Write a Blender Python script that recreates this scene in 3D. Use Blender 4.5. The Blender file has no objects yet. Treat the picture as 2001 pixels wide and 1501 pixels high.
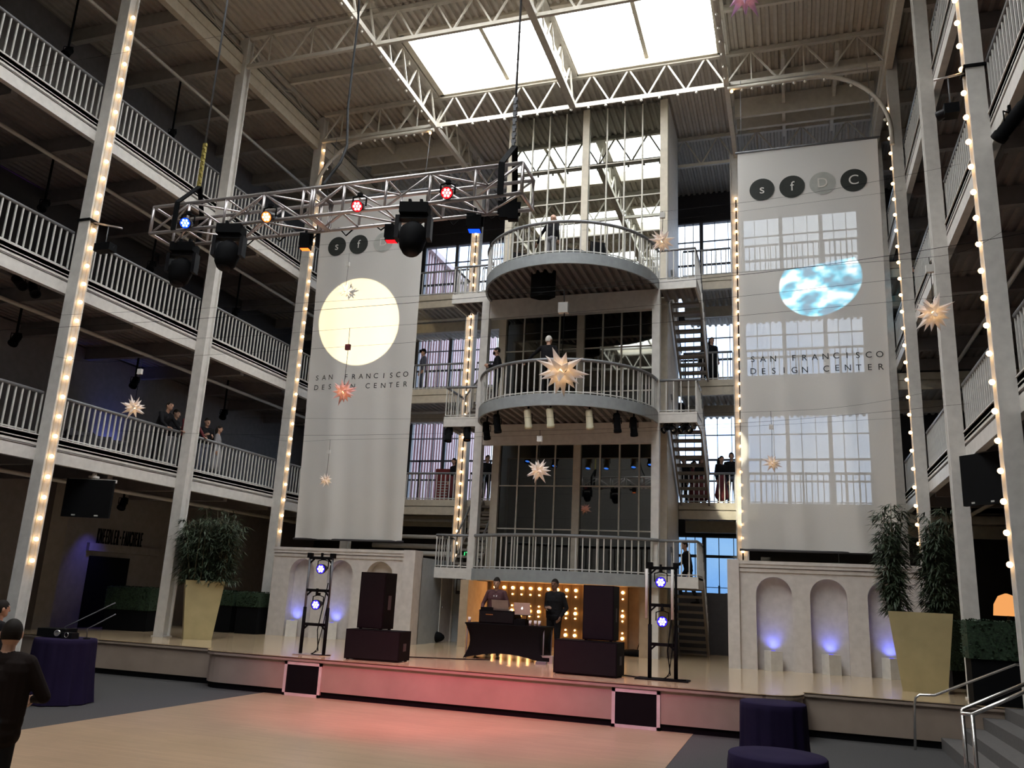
import bpy, bmesh, math, random
from mathutils import Vector, Matrix, Quaternion
import numpy as np
random.seed(7)
PI = math.pi
C = bpy.context.scene.collection
sc = bpy.context.scene

# ---------------------------------------------------------------- camera
F_PX, YAW, PIT, ROL, ZC = 1630.0, 0.32757, 0.249436, 0.0493157, 2.15
cy, sy, cp, sp = math.cos(YAW), math.sin(YAW), math.cos(PIT), math.sin(PIT)
FW = Vector((-sy*cp, cy*cp, sp)); R0 = Vector((cy, sy, 0)); U0 = R0.cross(FW)
RT = math.cos(ROL)*R0 + math.sin(ROL)*U0; UP = -math.sin(ROL)*R0 + math.cos(ROL)*U0
CAM = Vector((0, 0, ZC))
cd = bpy.data.cameras.new('camera'); cam = bpy.data.objects.new('camera', cd); C.objects.link(cam)
M = Matrix((RT, UP, -FW)).transposed().to_4x4(); M.translation = CAM
cam.matrix_world = M
cd.sensor_fit = 'HORIZONTAL'; cd.sensor_width = 36; cd.lens = F_PX*36/2001; cd.clip_start = 0.05; cd.clip_end = 500
sc.camera = cam
def ray(x, y): return FW*F_PX + RT*(x-1000.5) - UP*(y-750.5)
def at(x, y, Y): d = ray(x, y); return CAM + d*(Y/d.y)
def atx(x, y, X): d = ray(x, y); return CAM + d*(X/d.x)
def atz(x, y, Z): d = ray(x, y); return CAM + d*((Z-ZC)/d.z)

# ---------------------------------------------------------------- world, light, exposure
sc.view_settings.view_transform = 'Standard'; sc.view_settings.look = 'None'
sc.view_settings.exposure = 0.3; sc.view_settings.gamma = 1.0; sc.view_settings.use_curve_mapping = False
SKY = 3.0          # brightness of the sky outside
SKYLIGHT = 9.4     # brightness of the sky-lit skylight glazing
w = bpy.data.worlds.new('sky'); sc.world = w; w.use_nodes = True
nt = w.node_tree; bg = nt.nodes['Background']
tc = nt.nodes.new('ShaderNodeTexCoord'); ns = nt.nodes.new('ShaderNodeTexNoise'); rp = nt.nodes.new('ShaderNodeValToRGB')
ns.inputs['Scale'].default_value = 3.2; ns.inputs['Detail'].default_value = 6
rp.color_ramp.elements[0].position = .40; rp.color_ramp.elements[0].color = (.50, .66, .95, 1)
rp.color_ramp.elements[1].position = .60; rp.color_ramp.elements[1].color = (.95, .97, 1, 1)
nt.links.new(tc.outputs['Generated'], ns.inputs['Vector']); nt.links.new(ns.outputs['Fac'], rp.inputs['Fac'])
nt.links.new(rp.outputs['Color'], bg.inputs['Color']); bg.inputs['Strength'].default_value = SKY
sc.cycles.max_bounces = 7; sc.cycles.diffuse_bounces = 4; sc.cycles.glossy_bounces = 3
sc.cycles.transmission_bounces = 4; sc.cycles.transparent_max_bounces = 12
sc.cycles.caustics_reflective = False; sc.cycles.caustics_refractive = False
sc.cycles.sample_clamp_indirect = 4.0; sc.cycles.use_denoising = True
sc.cycles.use_light_tree = True

# ---------------------------------------------------------------- materials
def mat(name, col, rough=.6, metal=0., var=.08, scale=6., bump=0., emit=None, estr=0., spec=.4):
    m = bpy.data.materials.new(name); m.use_nodes = True; t = m.node_tree; b = t.nodes['Principled BSDF']
    b.inputs['Roughness'].default_value = rough; b.inputs['Metallic'].default_value = metal
    b.inputs['Specular IOR Level'].default_value = spec
    co = t.nodes.new('ShaderNodeTexCoord'); n = t.nodes.new('ShaderNodeTexNoise'); n.inputs['Scale'].default_value = scale
    n.inputs['Detail'].default_value = 4
    r = t.nodes.new('ShaderNodeValToRGB')
    r.color_ramp.elements[0].position = .3; r.color_ramp.elements[1].position = .7
    r.color_ramp.elements[0].color = tuple(c*(1-var) for c in col)+(1,)
    r.color_ramp.elements[1].color = tuple(min(1, c*(1+var)) for c in col)+(1,)
    t.links.new(co.outputs['Object'], n.inputs['Vector']); t.links.new(n.outputs['Fac'], r.inputs['Fac'])
    t.links.new(r.outputs['Color'], b.inputs['Base Color'])
    if bump:
        bp = t.nodes.new('ShaderNodeBump'); bp.inputs['Strength'].default_value = bump
        t.links.new(n.outputs['Fac'], bp.inputs['Height']); t.links.new(bp.outputs['Normal'], b.inputs['Normal'])
    if emit:
        b.inputs['Emission Color'].default_value = tuple(emit)+(1,); b.inputs['Emission Strength'].default_value = estr
    return m
def emis(name, col, s):
    m = bpy.data.materials.new(name); m.use_nodes = True; t = m.node_tree
    for n in list(t.nodes): t.nodes.remove(n)
    o = t.nodes.new('ShaderNodeOutputMaterial'); e = t.nodes.new('ShaderNodeEmission')
    e.inputs['Color'].default_value = tuple(col)+(1,); e.inputs['Strength'].default_value = s
    t.links.new(e.outputs[0], o.inputs[0]); return m
def planks(name, c1, c2, rough, w, l, rot=0, var=.5, coat=0.):
    m = mat(name, c1, rough); t = m.node_tree; b = t.nodes['Principled BSDF']
    co = t.nodes.new('ShaderNodeTexCoord'); mp = t.nodes.new('ShaderNodeMapping'); mp.inputs['Rotation'].default_value = (0, 0, rot)
    br = t.nodes.new('ShaderNodeTexBrick'); br.inputs['Scale'].default_value = 1.0
    br.inputs['Brick Width'].default_value = l; br.inputs['Row Height'].default_value = w
    br.inputs['Mortar Size'].default_value = .002; br.inputs['Color1'].default_value = tuple(c1)+(1,)
    br.inputs['Color2'].default_value = tuple(c2)+(1,); br.inputs['Mortar'].default_value = tuple(c*.6 for c in c1)+(1,)
    nz = t.nodes.new('ShaderNodeTexNoise'); nz.inputs['Scale'].default_value = 1.1; nz.inputs['Detail'].default_value = 5
    mx = t.nodes.new('ShaderNodeMix'); mx.data_type = 'RGBA'; mx.blend_type = 'MULTIPLY'; mx.inputs[0].default_value = var
    t.links.new(co.outputs['Object'], mp.inputs['Vector']); t.links.new(mp.outputs[0], br.inputs['Vector'])
    t.links.new(co.outputs['Object'], nz.inputs['Vector'])
    t.links.new(br.outputs['Color'], mx.inputs[6]); t.links.new(nz.outputs['Fac'], mx.inputs[7])
    ad = t.nodes.new('ShaderNodeMix'); ad.data_type = 'RGBA'; ad.blend_type = 'MULTIPLY'; ad.inputs[0].default_value = 1
    ad.inputs[7].default_value = (1+var*.5,)*3+(1,)
    t.links.new(mx.outputs[2], ad.inputs[6]); t.links.new(ad.outputs[2], b.inputs['Base Color'])
    b.inputs['Coat Weight'].default_value = coat; b.inputs['Coat Roughness'].default_value = .12
    return m
def cloth_mat(name, col, transp, transl):
    m = bpy.data.materials.new(name); m.use_nodes = True; t = m.node_tree
    for n in list(t.nodes): t.nodes.remove(n)
    o = t.nodes.new('ShaderNodeOutputMaterial'); d = t.nodes.new('ShaderNodeBsdfDiffuse'); tl = t.nodes.new('ShaderNodeBsdfTranslucent')
    tr = t.nodes.new('ShaderNodeBsdfTransparent'); a = t.nodes.new('ShaderNodeMixShader'); b = t.nodes.new('ShaderNodeMixShader')
    co = t.nodes.new('ShaderNodeTexCoord'); n = t.nodes.new('ShaderNodeTexNoise'); n.inputs['Scale'].default_value = 40
    r = t.nodes.new('ShaderNodeValToRGB'); r.color_ramp.elements[0].color = tuple(c*.96 for c in col)+(1,); r.color_ramp.elements[1].color = tuple(col)+(1,)
    t.links.new(co.outputs['Object'], n.inputs['Vector']); t.links.new(n.outputs['Fac'], r.inputs['Fac'])
    t.links.new(r.outputs['Color'], d.inputs['Color']); t.links.new(r.outputs['Color'], tl.inputs['Color'])
    a.inputs[0].default_value = transl; b.inputs[0].default_value = transp
    t.links.new(d.outputs[0], a.inputs[1]); t.links.new(tl.outputs[0], a.inputs[2])
    t.links.new(a.outputs[0], b.inputs[1]); t.links.new(tr.outputs[0], b.inputs[2]); t.links.new(b.outputs[0], o.inputs[0])
    return m
def glass_mat(name, tint, refl, rough=0.0, bump=0.):
    """thin sheet of glass: part mirror, part see-through tint"""
    m = bpy.data.materials.new(name); m.use_nodes = True; t = m.node_tree
    for n in list(t.nodes): t.nodes.remove(n)
    o = t.nodes.new('ShaderNodeOutputMaterial'); g = t.nodes.new('ShaderNodeBsdfGlossy'); tr = t.nodes.new('ShaderNodeBsdfTransparent')
    mx = t.nodes.new('ShaderNodeMixShader'); g.inputs['Roughness'].default_value = rough
    g.inputs['Color'].default_value = (.92, .97, .93, 1); tr.inputs['Color'].default_value = tuple(tint)+(1,)
    mx.inputs[0].default_value = refl
    if bump:
        co = t.nodes.new('ShaderNodeTexCoord'); n = t.nodes.new('ShaderNodeTexNoise'); n.inputs['Scale'].default_value = .45
        bp = t.nodes.new('ShaderNodeBump'); bp.inputs['Strength'].default_value = bump; bp.inputs['Distance'].default_value = .1
        t.links.new(co.outputs['Object'], n.inputs['Vector']); t.links.new(n.outputs['Fac'], bp.inputs['Height']); t.links.new(bp.outputs['Normal'], g.inputs['Normal'])
    t.links.new(tr.outputs[0], mx.inputs[1]); t.links.new(g.outputs[0], mx.inputs[2]); t.links.new(mx.outputs[0], o.inputs[0])
    return m
MT = dict(
 white=mat('white_paint', (.66, .65, .62), .5), cream=mat('cream_paint', (.60, .55, .45), .5), deckm=mat('roof_deck_paint', (.50, .465, .405), .6),
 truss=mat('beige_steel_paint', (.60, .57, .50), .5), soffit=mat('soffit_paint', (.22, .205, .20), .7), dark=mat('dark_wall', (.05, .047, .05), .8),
 plaster=mat('plaster', (.24, .225, .22), .8), railg=mat('handrail_grey', (.21, .22, .235), .45, .2), bal=mat('baluster_grey', (.60, .60, .58), .45),
 band=mat('balcony_band_grey', (.30, .33, .345), .5), black=mat('black_matt', (.0055, .006, .007), .75, spec=.08), blackg=mat('black_satin', (.009, .009, .011), .5, spec=.15),
 floor=mat('grey_carpet', (.054, .053, .054), .9, scale=60, var=.25), alu=mat('aluminium', (.62, .58, .58), .35, .75),
 arch=mat('arch_wall_paint', (.62, .59, .57), .6), niche=mat('niche_paint', (.60, .57, .58), .6), stagefr=mat('stage_laminate', (.35, .285, .235), .5, scale=2),
 gold=mat('gold_planter', (.44, .385, .215), .5, .15, scale=3), leaf=mat('bamboo_leaf', (.040, .060, .034), .5, var=.5, scale=9), stem=mat('bamboo_stem', (.10, .09, .05), .6),
 soil=mat('soil', (.03, .025, .02), .95), hedge=mat('hedge_green', (.02, .042, .022), .8, var=.6, scale=30, bump=.6), purple=mat('purple_velvet', (.016, .011, .036), .9, scale=3, spec=.1),
 steel=mat('stainless_rail', (.75, .74, .72), .22, .95), step=mat('step_grey', (.115, .11, .105), .8, scale=20), stair=mat('stair_brown_steel', (.24, .215, .19), .5),
 skin=mat('skin', (.46, .27, .19), .55), skin2=mat('skin_dark', (.20, .11, .075), .55), hairb=mat('hair_dark', (.012, .009, .007), .7, spec=.15), hairw=mat('hair_white', (.62, .60, .56), .6),
 suit=mat('black_cloth', (.013, .013, .015), .9, spec=.1), red=mat('dark_red_cloth', (.13, .02, .025), .8), grey=mat('grey_cloth', (.26, .26, .28), .8), shirt=mat('white_shirt', (.7, .7, .72), .7),
 denim=mat('blue_grey_cloth', (.10, .11, .15), .8), maroon=mat('maroon_check', (.08, .03, .035), .8), brownj=mat('dark_brown_jacket', (.012, .008, .007), .9, spec=.1), eye=mat('dark_eye', (.02, .015, .012), .4), shoe=mat('black_shoe', (.02, .02, .02), .4),
 paper=cloth_mat('star_paper', (.90, .86, .86), .0, .45), paperp=cloth_mat('star_paper_purple', (.62, .45, .66), .0, .5), paper_red_lit=cloth_mat('star_paper_red_lit', (.90, .62, .60), .0, .5),  # the rose paper carries the red lamps' light in its colour
 banner=cloth_mat('banner_mesh_cloth', (.87, .86, .82), .095, .30), ink=mat('banner_ink_black', (.03, .035, .033), .8), inkg=mat('banner_ink_grey', (.42, .44, .42), .8), letter=mat('banner_white_letter', (.75, .75, .72), .8),
 glass=glass_mat('tower_glass', (.030, .040, .034), .55, 0., .012), pane=glass_mat('window_glass', (.93, .97, 1.0), .06), frost=glass_mat('frosted_window_glass', (.34, .44, .52), .05), mull=mat('window_frame', (.16, .17, .19), .5), mullw=mat('tower_mullion', (.62, .60, .53), .5),
 glassd=glass_mat('lift_glass_dark', (.03, .04, .035), .20, .02, .012), redwall=mat('red_corrugated_wall', (.40, .13, .15), .7), redrib=mat('pale_rib', (.62, .50, .50), .7),
 bulb=emis('warm_bulb', (1.0, .60, .28), 9.), bulbs=emis('marquee_bulb', (1.0, .52, .20), 16.), bulboff=mat('unlit_bulb', (.75, .72, .66), .25), bulbk=emis('star_lamp', (1, .60, .20), 26.),
 sky=emis('skylight_glazing', (.97, .985, 1.), SKYLIGHT), brass=mat('marquee_brass', (.50, .33, .16), .28, .85, scale=2), alcove=mat('alcove_paint', (.42, .33, .23), .6),
 ledb=emis('led_blue', (.004, .04, 1.), 3.), ledv=emis('led_violet', (.03, .012, 1.), 1.6), ledw=emis('led_core', (.75, .70, 1.), 5.), ledcb=emis('led_core_blue', (.45, .75, 1.), 4.), ledcr=emis('led_core_red', (1., .62, .62), 4.), ledco=emis('led_core_orange', (1., .80, .55), 4.), ledr=emis('led_red', (1., .008, .012), 2.2), ledo=emis('led_orange', (1., .16, .02), 2.4), gel=emis('blue_gel', (.06, .24, 1.), 3.2), exitg=emis('exit_green', (.05, .9, .2), 2.0),
 creamcan=mat('cream_lamp_can', (.66, .62, .45), .45), orangeglass=mat('amber_lens', (.5, .22, .08), .2), chain=mat('gold_chain', (.6, .5, .15), .35, .8), laptop=mat('laptop_grey', (.45, .43, .42), .4, .5), logo=emis('laptop_logo', (1, .98, .9), 2.5),
 cup=mat('clear_plastic', (.7, .7, .7), .2), wallblue=mat('passage_paint', (.36, .39, .41), .7), shade=emis('lamp_shade', (1., .42, .13), .75), seat=mat('dark_seat', (.03, .028, .035), .8), poster=mat('red_sign', (.22, .03, .03), .6))
MT['dance'] = planks('dance_floor_wood', (.40, .295, .195), (.35, .255, .165), .33, .09, 1.1, 0.0, .35)
MT['stagewood'] = planks('stage_floor_wood', (.58, .45, .29), (.53, .40, .25), .2, .12, 2.0, 0.0, .25, .4)

# ---------------------------------------------------------------- mesh helpers
class MB:
    def __init__(s): s.v = []; s.f = []; s.mi = []; s.sm = []
    def add(s, vs, fs, mi=0, smooth=False):
        o = len(s.v); s.v += [tuple(v) for v in vs]
        for f in fs: s.f.append([i+o for i in f]); s.mi.append(mi); s.sm.append(smooth)
        return s
    def box(s, x0, x1, y0, y1, z0, z1, mi=0):
        vs = [(x, y, z) for x in (x0, x1) for y in (y0, y1) for z in (z0, z1)]
        return s.add(vs, [(0, 1, 3, 2), (4, 6, 7, 5), (0, 4, 5, 1), (2, 3, 7, 6), (0, 2, 6, 4), (1, 5, 7, 3)], mi)
    def beam(s, p, q, a, b=None, mi=0, up=(0, 0, 1)):
        """rectangular bar from p to q; a across, b along up"""
        b = b or a; p = Vector(p); q = Vector(q); d = (q-p).normalized(); u = Vector(up)
        if abs(d.dot(u)) > .98: u = Vector((0, 1, 0))
        x = d.cross(u).normalized()*a/2; y = x.cross(d).normalized()*b/2
        vs = [p+x+y, p-x+y, p-x-y, p+x-y, q+x+y, q-x+y, q-x-y, q+x-y]
        return s.add(vs, [(0, 1, 2, 3), (7, 6, 5, 4), (0, 4, 5, 1), (1, 5, 6, 2), (2, 6, 7, 3), (3, 7, 4, 0)], mi)
    def tube(s, pts, r, n=8, mi=0, caps=True, radii=None):
        pts = [Vector(p) for p in pts]; rings = []; prev = None
        for i, p in enumerate(pts):
            d = (pts[min(i+1, len(pts)-1)]-pts[max(i-1, 0)]).normalized()
            if prev is None:
                a = Vector((0, 0, 1)) if abs(d.z) < .9 else Vector((1, 0, 0)); x = d.cross(a).normalized()
            else:
                x = (prev-d*prev.dot(d)).normalized()
            prev = x; y = d.cross(x); rr = radii[i] if radii else r
            rings.append([p+(x*math.cos(2*PI*k/n)+y*math.sin(2*PI*k/n))*rr for k in range(n)])
        vs = [v for rg in rings for v in rg]; fs = []
        for i in range(len(pts)-1):
            for k in range(n): fs.append((i*n+k, i*n+(k+1) % n, (i+1)*n+(k+1) % n, (i+1)*n+k))
        s.add(vs, fs, mi, True)
        if caps: s.add(rings[0], [tuple(range(n))[::-1]], mi); s.add(rings[-1], [tuple(range(n))], mi)
        return s
    def lathe(s, prof, c=(0, 0, 0), n=16, mi=0, axis=(0, 0, 1), smooth=True):
        c = Vector(c); q = Vector((0, 0, 1)).rotation_difference(Vector(axis).normalized()); vs = []; fs = []
        for r, z in prof:
            for k in range(n): vs.append(c+q @ Vector((r*math.cos(2*PI*k/n), r*math.sin(2*PI*k/n), z)))
        for i in range(len(prof)-1):
            for k in range(n): fs.append((i*n+k, i*n+(k+1) % n, (i+1)*n+(k+1) % n, (i+1)*n+k))
        return s.add(vs, fs, mi, smooth)
    def prism(s, poly, z0, z1, mi=0):
        n = len(poly); vs = [(x, y, z0) for x, y in poly]+[(x, y, z1) for x, y in poly]
        fs = [tuple(range(n))[::-1], tuple(range(n, 2*n))]+[(i, (i+1) % n, n+(i+1) % n, n+i) for i in range(n)]
        return s.add(vs, fs, mi)
    def ball(s, c, r, n=10, m=6, mi=0, sc=(1, 1, 1)):
        prof = [(math.sin(PI*i/m)*r, -math.cos(PI*i/m)*r) for i in range(m+1)]
        vs = []; fs = []
        for a, z in prof:
            for k in range(n): vs.append((c[0]+a*math.cos(2*PI*k/n)*sc[0], c[1]+a*math.sin(2*PI*k/n)*sc[1], c[2]+z*sc[2]))
        for i in range(m):
            for k in range(n): fs.append((i*n+k, i*n+(k+1) % n, (i+1)*n+(k+1) % n, (i+1)*n+k))
        return s.add(vs, fs, mi, True)
    def mesh(s, name, mats):
        me = bpy.data.meshes.new(name); me.from_pydata(s.v, [], s.f); me.update()
        for m in (mats if isinstance(mats, (list, tuple)) else [mats]): me.materials.append(m)
        me.polygons.foreach_set('material_index', s.mi); me.polygons.foreach_set('use_smooth', s.sm)
        bm = bmesh.new(); bm.from_mesh(me); bmesh.ops.remove_doubles(bm, verts=bm.verts, dist=1e-5)
        bmesh.ops.recalc_face_normals(bm, faces=bm.faces); bm.to_mesh(me); bm.free()
        return me
    def build(s, name, mats, parent=None, loc=(0, 0, 0), kind=None):
        return link(name, s.mesh(name, mats), parent, loc, kind)
def link(name, me, parent=None, loc=(0, 0, 0), kind=None):
    o = bpy.data.objects.new(name, me); C.objects.link(o); o.location = loc
    if parent: o.parent = parent
    if kind: o['kind'] = kind
    return o
def struct(name, mb, m): return mb.build(name, m, kind='structure')
def thing(name, label, cat, loc=(0, 0, 0), rz=0., group=None):
    o = bpy.data.objects.new(name, None); C.objects.link(o); o.location = loc; o.rotation_euler = (0, 0, rz)
    o.empty_display_size = .1
    return tag(o, label, cat, group)
def tag(o, label, cat, group=None):
    o['label'] = label; o['category'] = cat
    if group: o['group'] = group
    return o
def lookrot(d, up=(0, 0, 1)):
    """rotation whose -Z looks along d"""
    return Vector(d).to_track_quat('-Z', 'Y')
def spot(name, loc, target, watts, col, angle, blend=.3, parent=None, radius=.05):
    l = bpy.data.lights.new(name, 'SPOT'); l.energy = watts; l.color = col; l.spot_size = angle; l.spot_blend = blend; l.shadow_soft_size = radius
    o = bpy.data.objects.new(name, l); C.objects.link(o); o.location = loc
    o.rotation_mode = 'QUATERNION'; o.rotation_quaternion = lookrot(Vector(target)-Vector(loc))
    return o
def text_mesh(ch, size, depth=.01):
    cu = bpy.data.curves.new('t', 'FONT'); cu.body = ch; cu.size = size; cu.extrude = depth/2; cu.align_x = 'CENTER'; cu.align_y = 'CENTER'; cu.resolution_u = 6
    o = bpy.data.objects.new('t', cu); C.objects.link(o); bpy.context.view_layer.update()
    me = bpy.data.meshes.new_from_object(o.evaluated_get(bpy.context.evaluated_depsgraph_get()))
    bpy.data.objects.remove(o); bpy.data.curves.remove(cu); me.materials.clear()
    return me
# ---------------------------------------------------------------- the hall (setting)
XC = -6.05; S = 0.749
XL0, XL1 = -15.33, -15.03          # columns of one side
XR0, XR1 = 2.95, 3.22              # columns of the other side
LY = [9.2, 13.6, 18.03, 22.45, 26.87]; RY = [9.1, 13.49, 17.64, 22.40, 26.8]
LF = [5.04, 8.81, 12.65]; RF = [5.62, 9.98, 13.63]; BF = [5.30, 9.30, 12.94]
WL, WR, YB, YF = -19.5, 7.4, 31.3, -8.0
ZD = 18.2                          # roof deck
def deck(mb, x0, x1, y0, y1, z, pitch=.22, dep=.07, yfun=None, mi=0):
    """corrugated sheet with ribs along y, with a flat slab over it"""
    n = max(1, round((x1-x0)/pitch)); p = (x1-x0)/n
    for i in range(n):
        a = x0+i*p; xs = [a, a+.36*p, a+.5*p, a+.86*p, a+p]; zs = [z, z, z+dep, z+dep, z]
        for k in range(4):
            ya = (y0, y0) if yfun is None else (yfun(xs[k]), yfun(xs[k+1]))
            if max(ya) >= y1: continue
            mb.add([(xs[k], ya[0], zs[k]), (xs[k+1], ya[1], zs[k+1]), (xs[k+1], y1, zs[k+1]), (xs[k], y1, zs[k])], [(0, 1, 2, 3)], mi)
    if yfun is None: mb.box(x0, x1, y0, y1, z+dep+.01, z+dep+.06, mi)
    return mb
# floors
DX0, DX1, YST = -10.38, -1.72, 15.66
struct('floor', MB().box(WL, WR, YF, YB+.3, -.12, 0), MT['floor'])
df = struct('floor_dance', MB().box(DX0, DX1, YF+.5, YST+.2, -.02, .006), MT['dance'])
def stage_poly(o=0.):
    pts = [(-18.85, YB), (-18.85, 16.22-o), (-12.02, 16.22-o)]
    for k in range(7):
        a = PI+PI/2*k/6; pts.append((-11.5+.56*math.cos(a)*(1+o), 16.22+.56*math.sin(a)-o))
    pts.append((-.55, YST-o))
    for k in range(7):
        a = -PI/2+PI/2*k/6; pts.append((-.5+.6*math.cos(a)*(1+o), 16.42+.72*math.sin(a)-o))
    pts += [(.1, 16.72-o), (3.62, 16.72-o), (3.62, YB)]
    return pts
st = MB(); st.prism(stage_poly(), .12, S-.07); struct('wall_stage_front', st, MT['stagefr'])
st = MB(); st.prism(stage_poly(-.04), 0, .12); struct('baseboard_stage', st, MT['black'])
st = MB(); st.prism(stage_poly(.05), S-.075, S-.03); st.prism(stage_poly(.025), S-.035, S-.012); struct('trim_stage_lip', st, MT['stagefr'])
st = MB(); st.prism(stage_poly(.06), S-.012, S); struct('floor_stage', st, MT['stagewood'])
# outer walls
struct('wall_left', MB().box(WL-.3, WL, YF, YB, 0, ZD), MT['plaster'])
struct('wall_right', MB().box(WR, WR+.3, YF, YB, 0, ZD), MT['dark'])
struct('wall_front', MB().box(WL-.3, WR+.3, YF-.3, YF, 0, ZD), MT['plaster'])
# side galleries: floor slab, soffit sheet, cross beams and the channel fascia
def gallery(side, z, ys, y0, y1):
    xi = -15.33 if side < 0 else 3.22; xo = WL if side < 0 else WR
    a, b = min(xi, xo), max(xi, xo); nm = 'left' if side < 0 else 'right'
    struct('floor_gallery_'+nm, MB().box(a, b, y0, y1, z-.10, z-.01), MT['floor'])
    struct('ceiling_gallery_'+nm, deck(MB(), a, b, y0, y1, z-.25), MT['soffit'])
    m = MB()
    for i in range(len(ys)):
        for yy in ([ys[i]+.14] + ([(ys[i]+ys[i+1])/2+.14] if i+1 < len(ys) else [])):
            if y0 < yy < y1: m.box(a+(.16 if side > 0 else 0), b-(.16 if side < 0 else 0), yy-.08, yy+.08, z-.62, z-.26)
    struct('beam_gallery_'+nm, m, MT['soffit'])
    f = MB(); x0, x1 = (xi-.14, xi) if side < 0 else (xi, xi+.14)
    f.box(x0, x1, y0, y1, z-.22, z); f.box(x0, x1, y0, y1, z-.54, z-.28)
    f.box(x0, x1-.05, y0, y1, z-.29, z-.2) if side < 0 else f.box(x0+.05, x1, y0, y1, z-.29, z-.2)
    f.box(x0-.02, x1+.02, y0, y1, z-.012, z+.012)
    struct('trim_gallery_'+nm, f, MT['white'])
for z in LF: gallery(-1, z, LY, 4.5, YB)
for z in RF: gallery(1, z, RY, 4.5, YB)
for side, xs, zs in ((-1, -16.7, LF+[17.2]), (1, 4.7, RF+[17.2])):
    for z in zs:
        p = struct('trim_sprinkler_pipe', MB().tube([(xs, 2, z-.7), (xs, 31, z-.7)], .05, 8), MT['truss'])
# columns
def column(x0, x1, y, z0, z1, d=.28, m='white'):
    b = MB(); xm = (x0+x1)/2
    b.box(x0, x1, y, y+.03, z0, z1); b.box(x0, x1, y+d-.03, y+d, z0, z1); b.box(xm-.09, xm+.09, y+.03, y+d-.03, z0, z1)
    b.box(x0-.03, x1+.03, y-.03, y+d+.03, z0, z0+.03)
    return struct('column', b, MT[m])
def hcolumn(x0, x1, y, z0, z1, face):
    """H-section column, its open side towards the hall (face = +1: +x, -1: -x, 0: -y)"""
    b = MB(); d = .28; xm = (x0+x1)/2
    if face:
        b.box(x0, x1, y, y+.035, z0, z1); b.box(x0, x1, y+d-.035, y+d, z0, z1)
        w0, w1 = (x0, x1-.07) if face > 0 else (x0+.07, x1); b.box(w0, w1, y+.035, y+d-.035, z0, z1)
    else:
        b.box(x0, x0+.035, y, y+d, z0, z1); b.box(x1-.035, x1, y, y+d, z0, z1); b.box(x0+.035, x1-.035, y+.07, y+d, z0, z1)
    b.box(x0-.03, x1+.03, y-.03, y+d+.03, z0, z0+.03)
    return struct('column', b, MT['white'])
for y in LY: hcolumn(XL0, XL1, y, S if y > 16.3 else 0, ZD-.1, 1)
for y in RY: hcolumn(XR0, XR1, y, S if y > 16.8 else 0, ZD-.9, -1)
BX = [(-10.90, -10.55), (-1.58, -1.22)]
for x0, x1 in BX: hcolumn(x0, x1, 26.55, S, 17.2, 0)
# roof: joists across, girders along, decks
ROWS = [-4.1, .35, 4.78, 9.2, 13.74, 18.10, 22.42, 26.95]
def joist(p, q, dep, n, w=.10, ch=.11, name='beam_roof_truss', verts=False, m='truss', flip=False):
    p = Vector(p); q = Vector(q); b = MB(); dz = Vector((0, 0, dep))
    b.beam(p, q, w, ch); b.beam(p+dz, q+dz, w*1.3, ch*1.3)
    for i in range(n):
        a = p+(q-p)*(i/n); c = p+(q-p)*((i+1)/n); mid = (a+c)/2+dz
        if flip: b.beam(a+dz, (a+c)/2, .05, .05); b.beam((a+c)/2, c+dz, .05, .05)
        else: b.beam(a, mid, .05, .05); b.beam(mid, c, .05, .05)
        if verts: b.beam(mid, mid-dz, .035, .035)
    return struct(name, b, MT[m])
for y in ROWS:
    joist((-15.0, y, 17.12), (-10.7, y, 17.12), 1.03, 3, verts=True)
    joist((-10.7, y, 17.12), (-1.4, y, 17.12), 1.03, 8)
    joist((-1.4, y, 17.12), (2.98, y, 17.12), 1.03, 3, verts=True)
for y in [(ROWS[i]+ROWS[i+1])/2 for i in range(7)]:
    for a, b in ((-15.0, -10.75), (-1.3, 2.95)):
        if y < 22: struct('beam_roof_purlin', MB().box(a, b, y-.05, y+.05, 17.95, 18.15), MT['truss'])
for x in (-10.75, XC, -1.38):
    for i in range(len(ROWS)-1):
        if x == XC and ROWS[i] > 20: continue
        joist((x, ROWS[i], 17.12), (x, ROWS[i+1], 17.12), 1.1, 4, w=.20 if x == XC else .14, ch=.16)
# purlins between the last two rows
for (a, b) in ((-15.0, -10.85), (-1.28, 2.9)):
    for y in (23.6, 24.9, 26.0): struct('beam_roof_purlin', MB().box(a, b, y-.06, y+.06, 17.72 if y != 24.9 else 17.5, 18.17), MT['truss'])
    for x in (a+1.5, a+3.0): struct('beam_roof_purlin', MB().box(x-.05, x+.05, 22.5, 26.9, 17.8, 18.17), MT['truss'])
for xi, m in ((-15.30, -1), (3.05, 1)):
    g = MB(); x0, x1 = (xi-.05, xi+.14) if m < 0 else (xi-.14, xi+.05)
    g.box(x0, x1, YF, YB, 16.88, 17.20); g.box(x0-.02, x1+.02, YF, YB, 17.22, 17.5)
    struct('beam_eaves_girder', g, MT['cream'])
    joist((xi+(.02 if m < 0 else -.02), YF, 17.5), (xi+(.02 if m < 0 else -.02), YB, 17.5), .62, 17, name='beam_eaves_truss')
d = MB()
deck(d, -15.42, -10.5, YF, YB, ZD); deck(d, -1.55, 3.15, YF, YB, ZD)
SKY_Y = ((19.15, 22.35), (14.5, 16.85), (9.7, 12.5), (5.2, 8.0), (.8, 3.6), (-4.5, -1.0))
for y0, y1 in ((22.35, YB), (16.85, 19.15), (12.5, 14.5), (8.0, 9.7), (3.6, 5.2), (-1.0, .8), (YF, -4.5)): deck(d, -10.5, -1.55, y0, y1, ZD)
struct('ceiling', d, MT['deckm'])
d = MB(); deck(d, WL, -15.2, YF, YB, 17.62); deck(d, 3.0, WR, YF, YB, 17.62)
struct('ceiling_gallery_roof', d, MT['deckm'])
b = MB()
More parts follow.
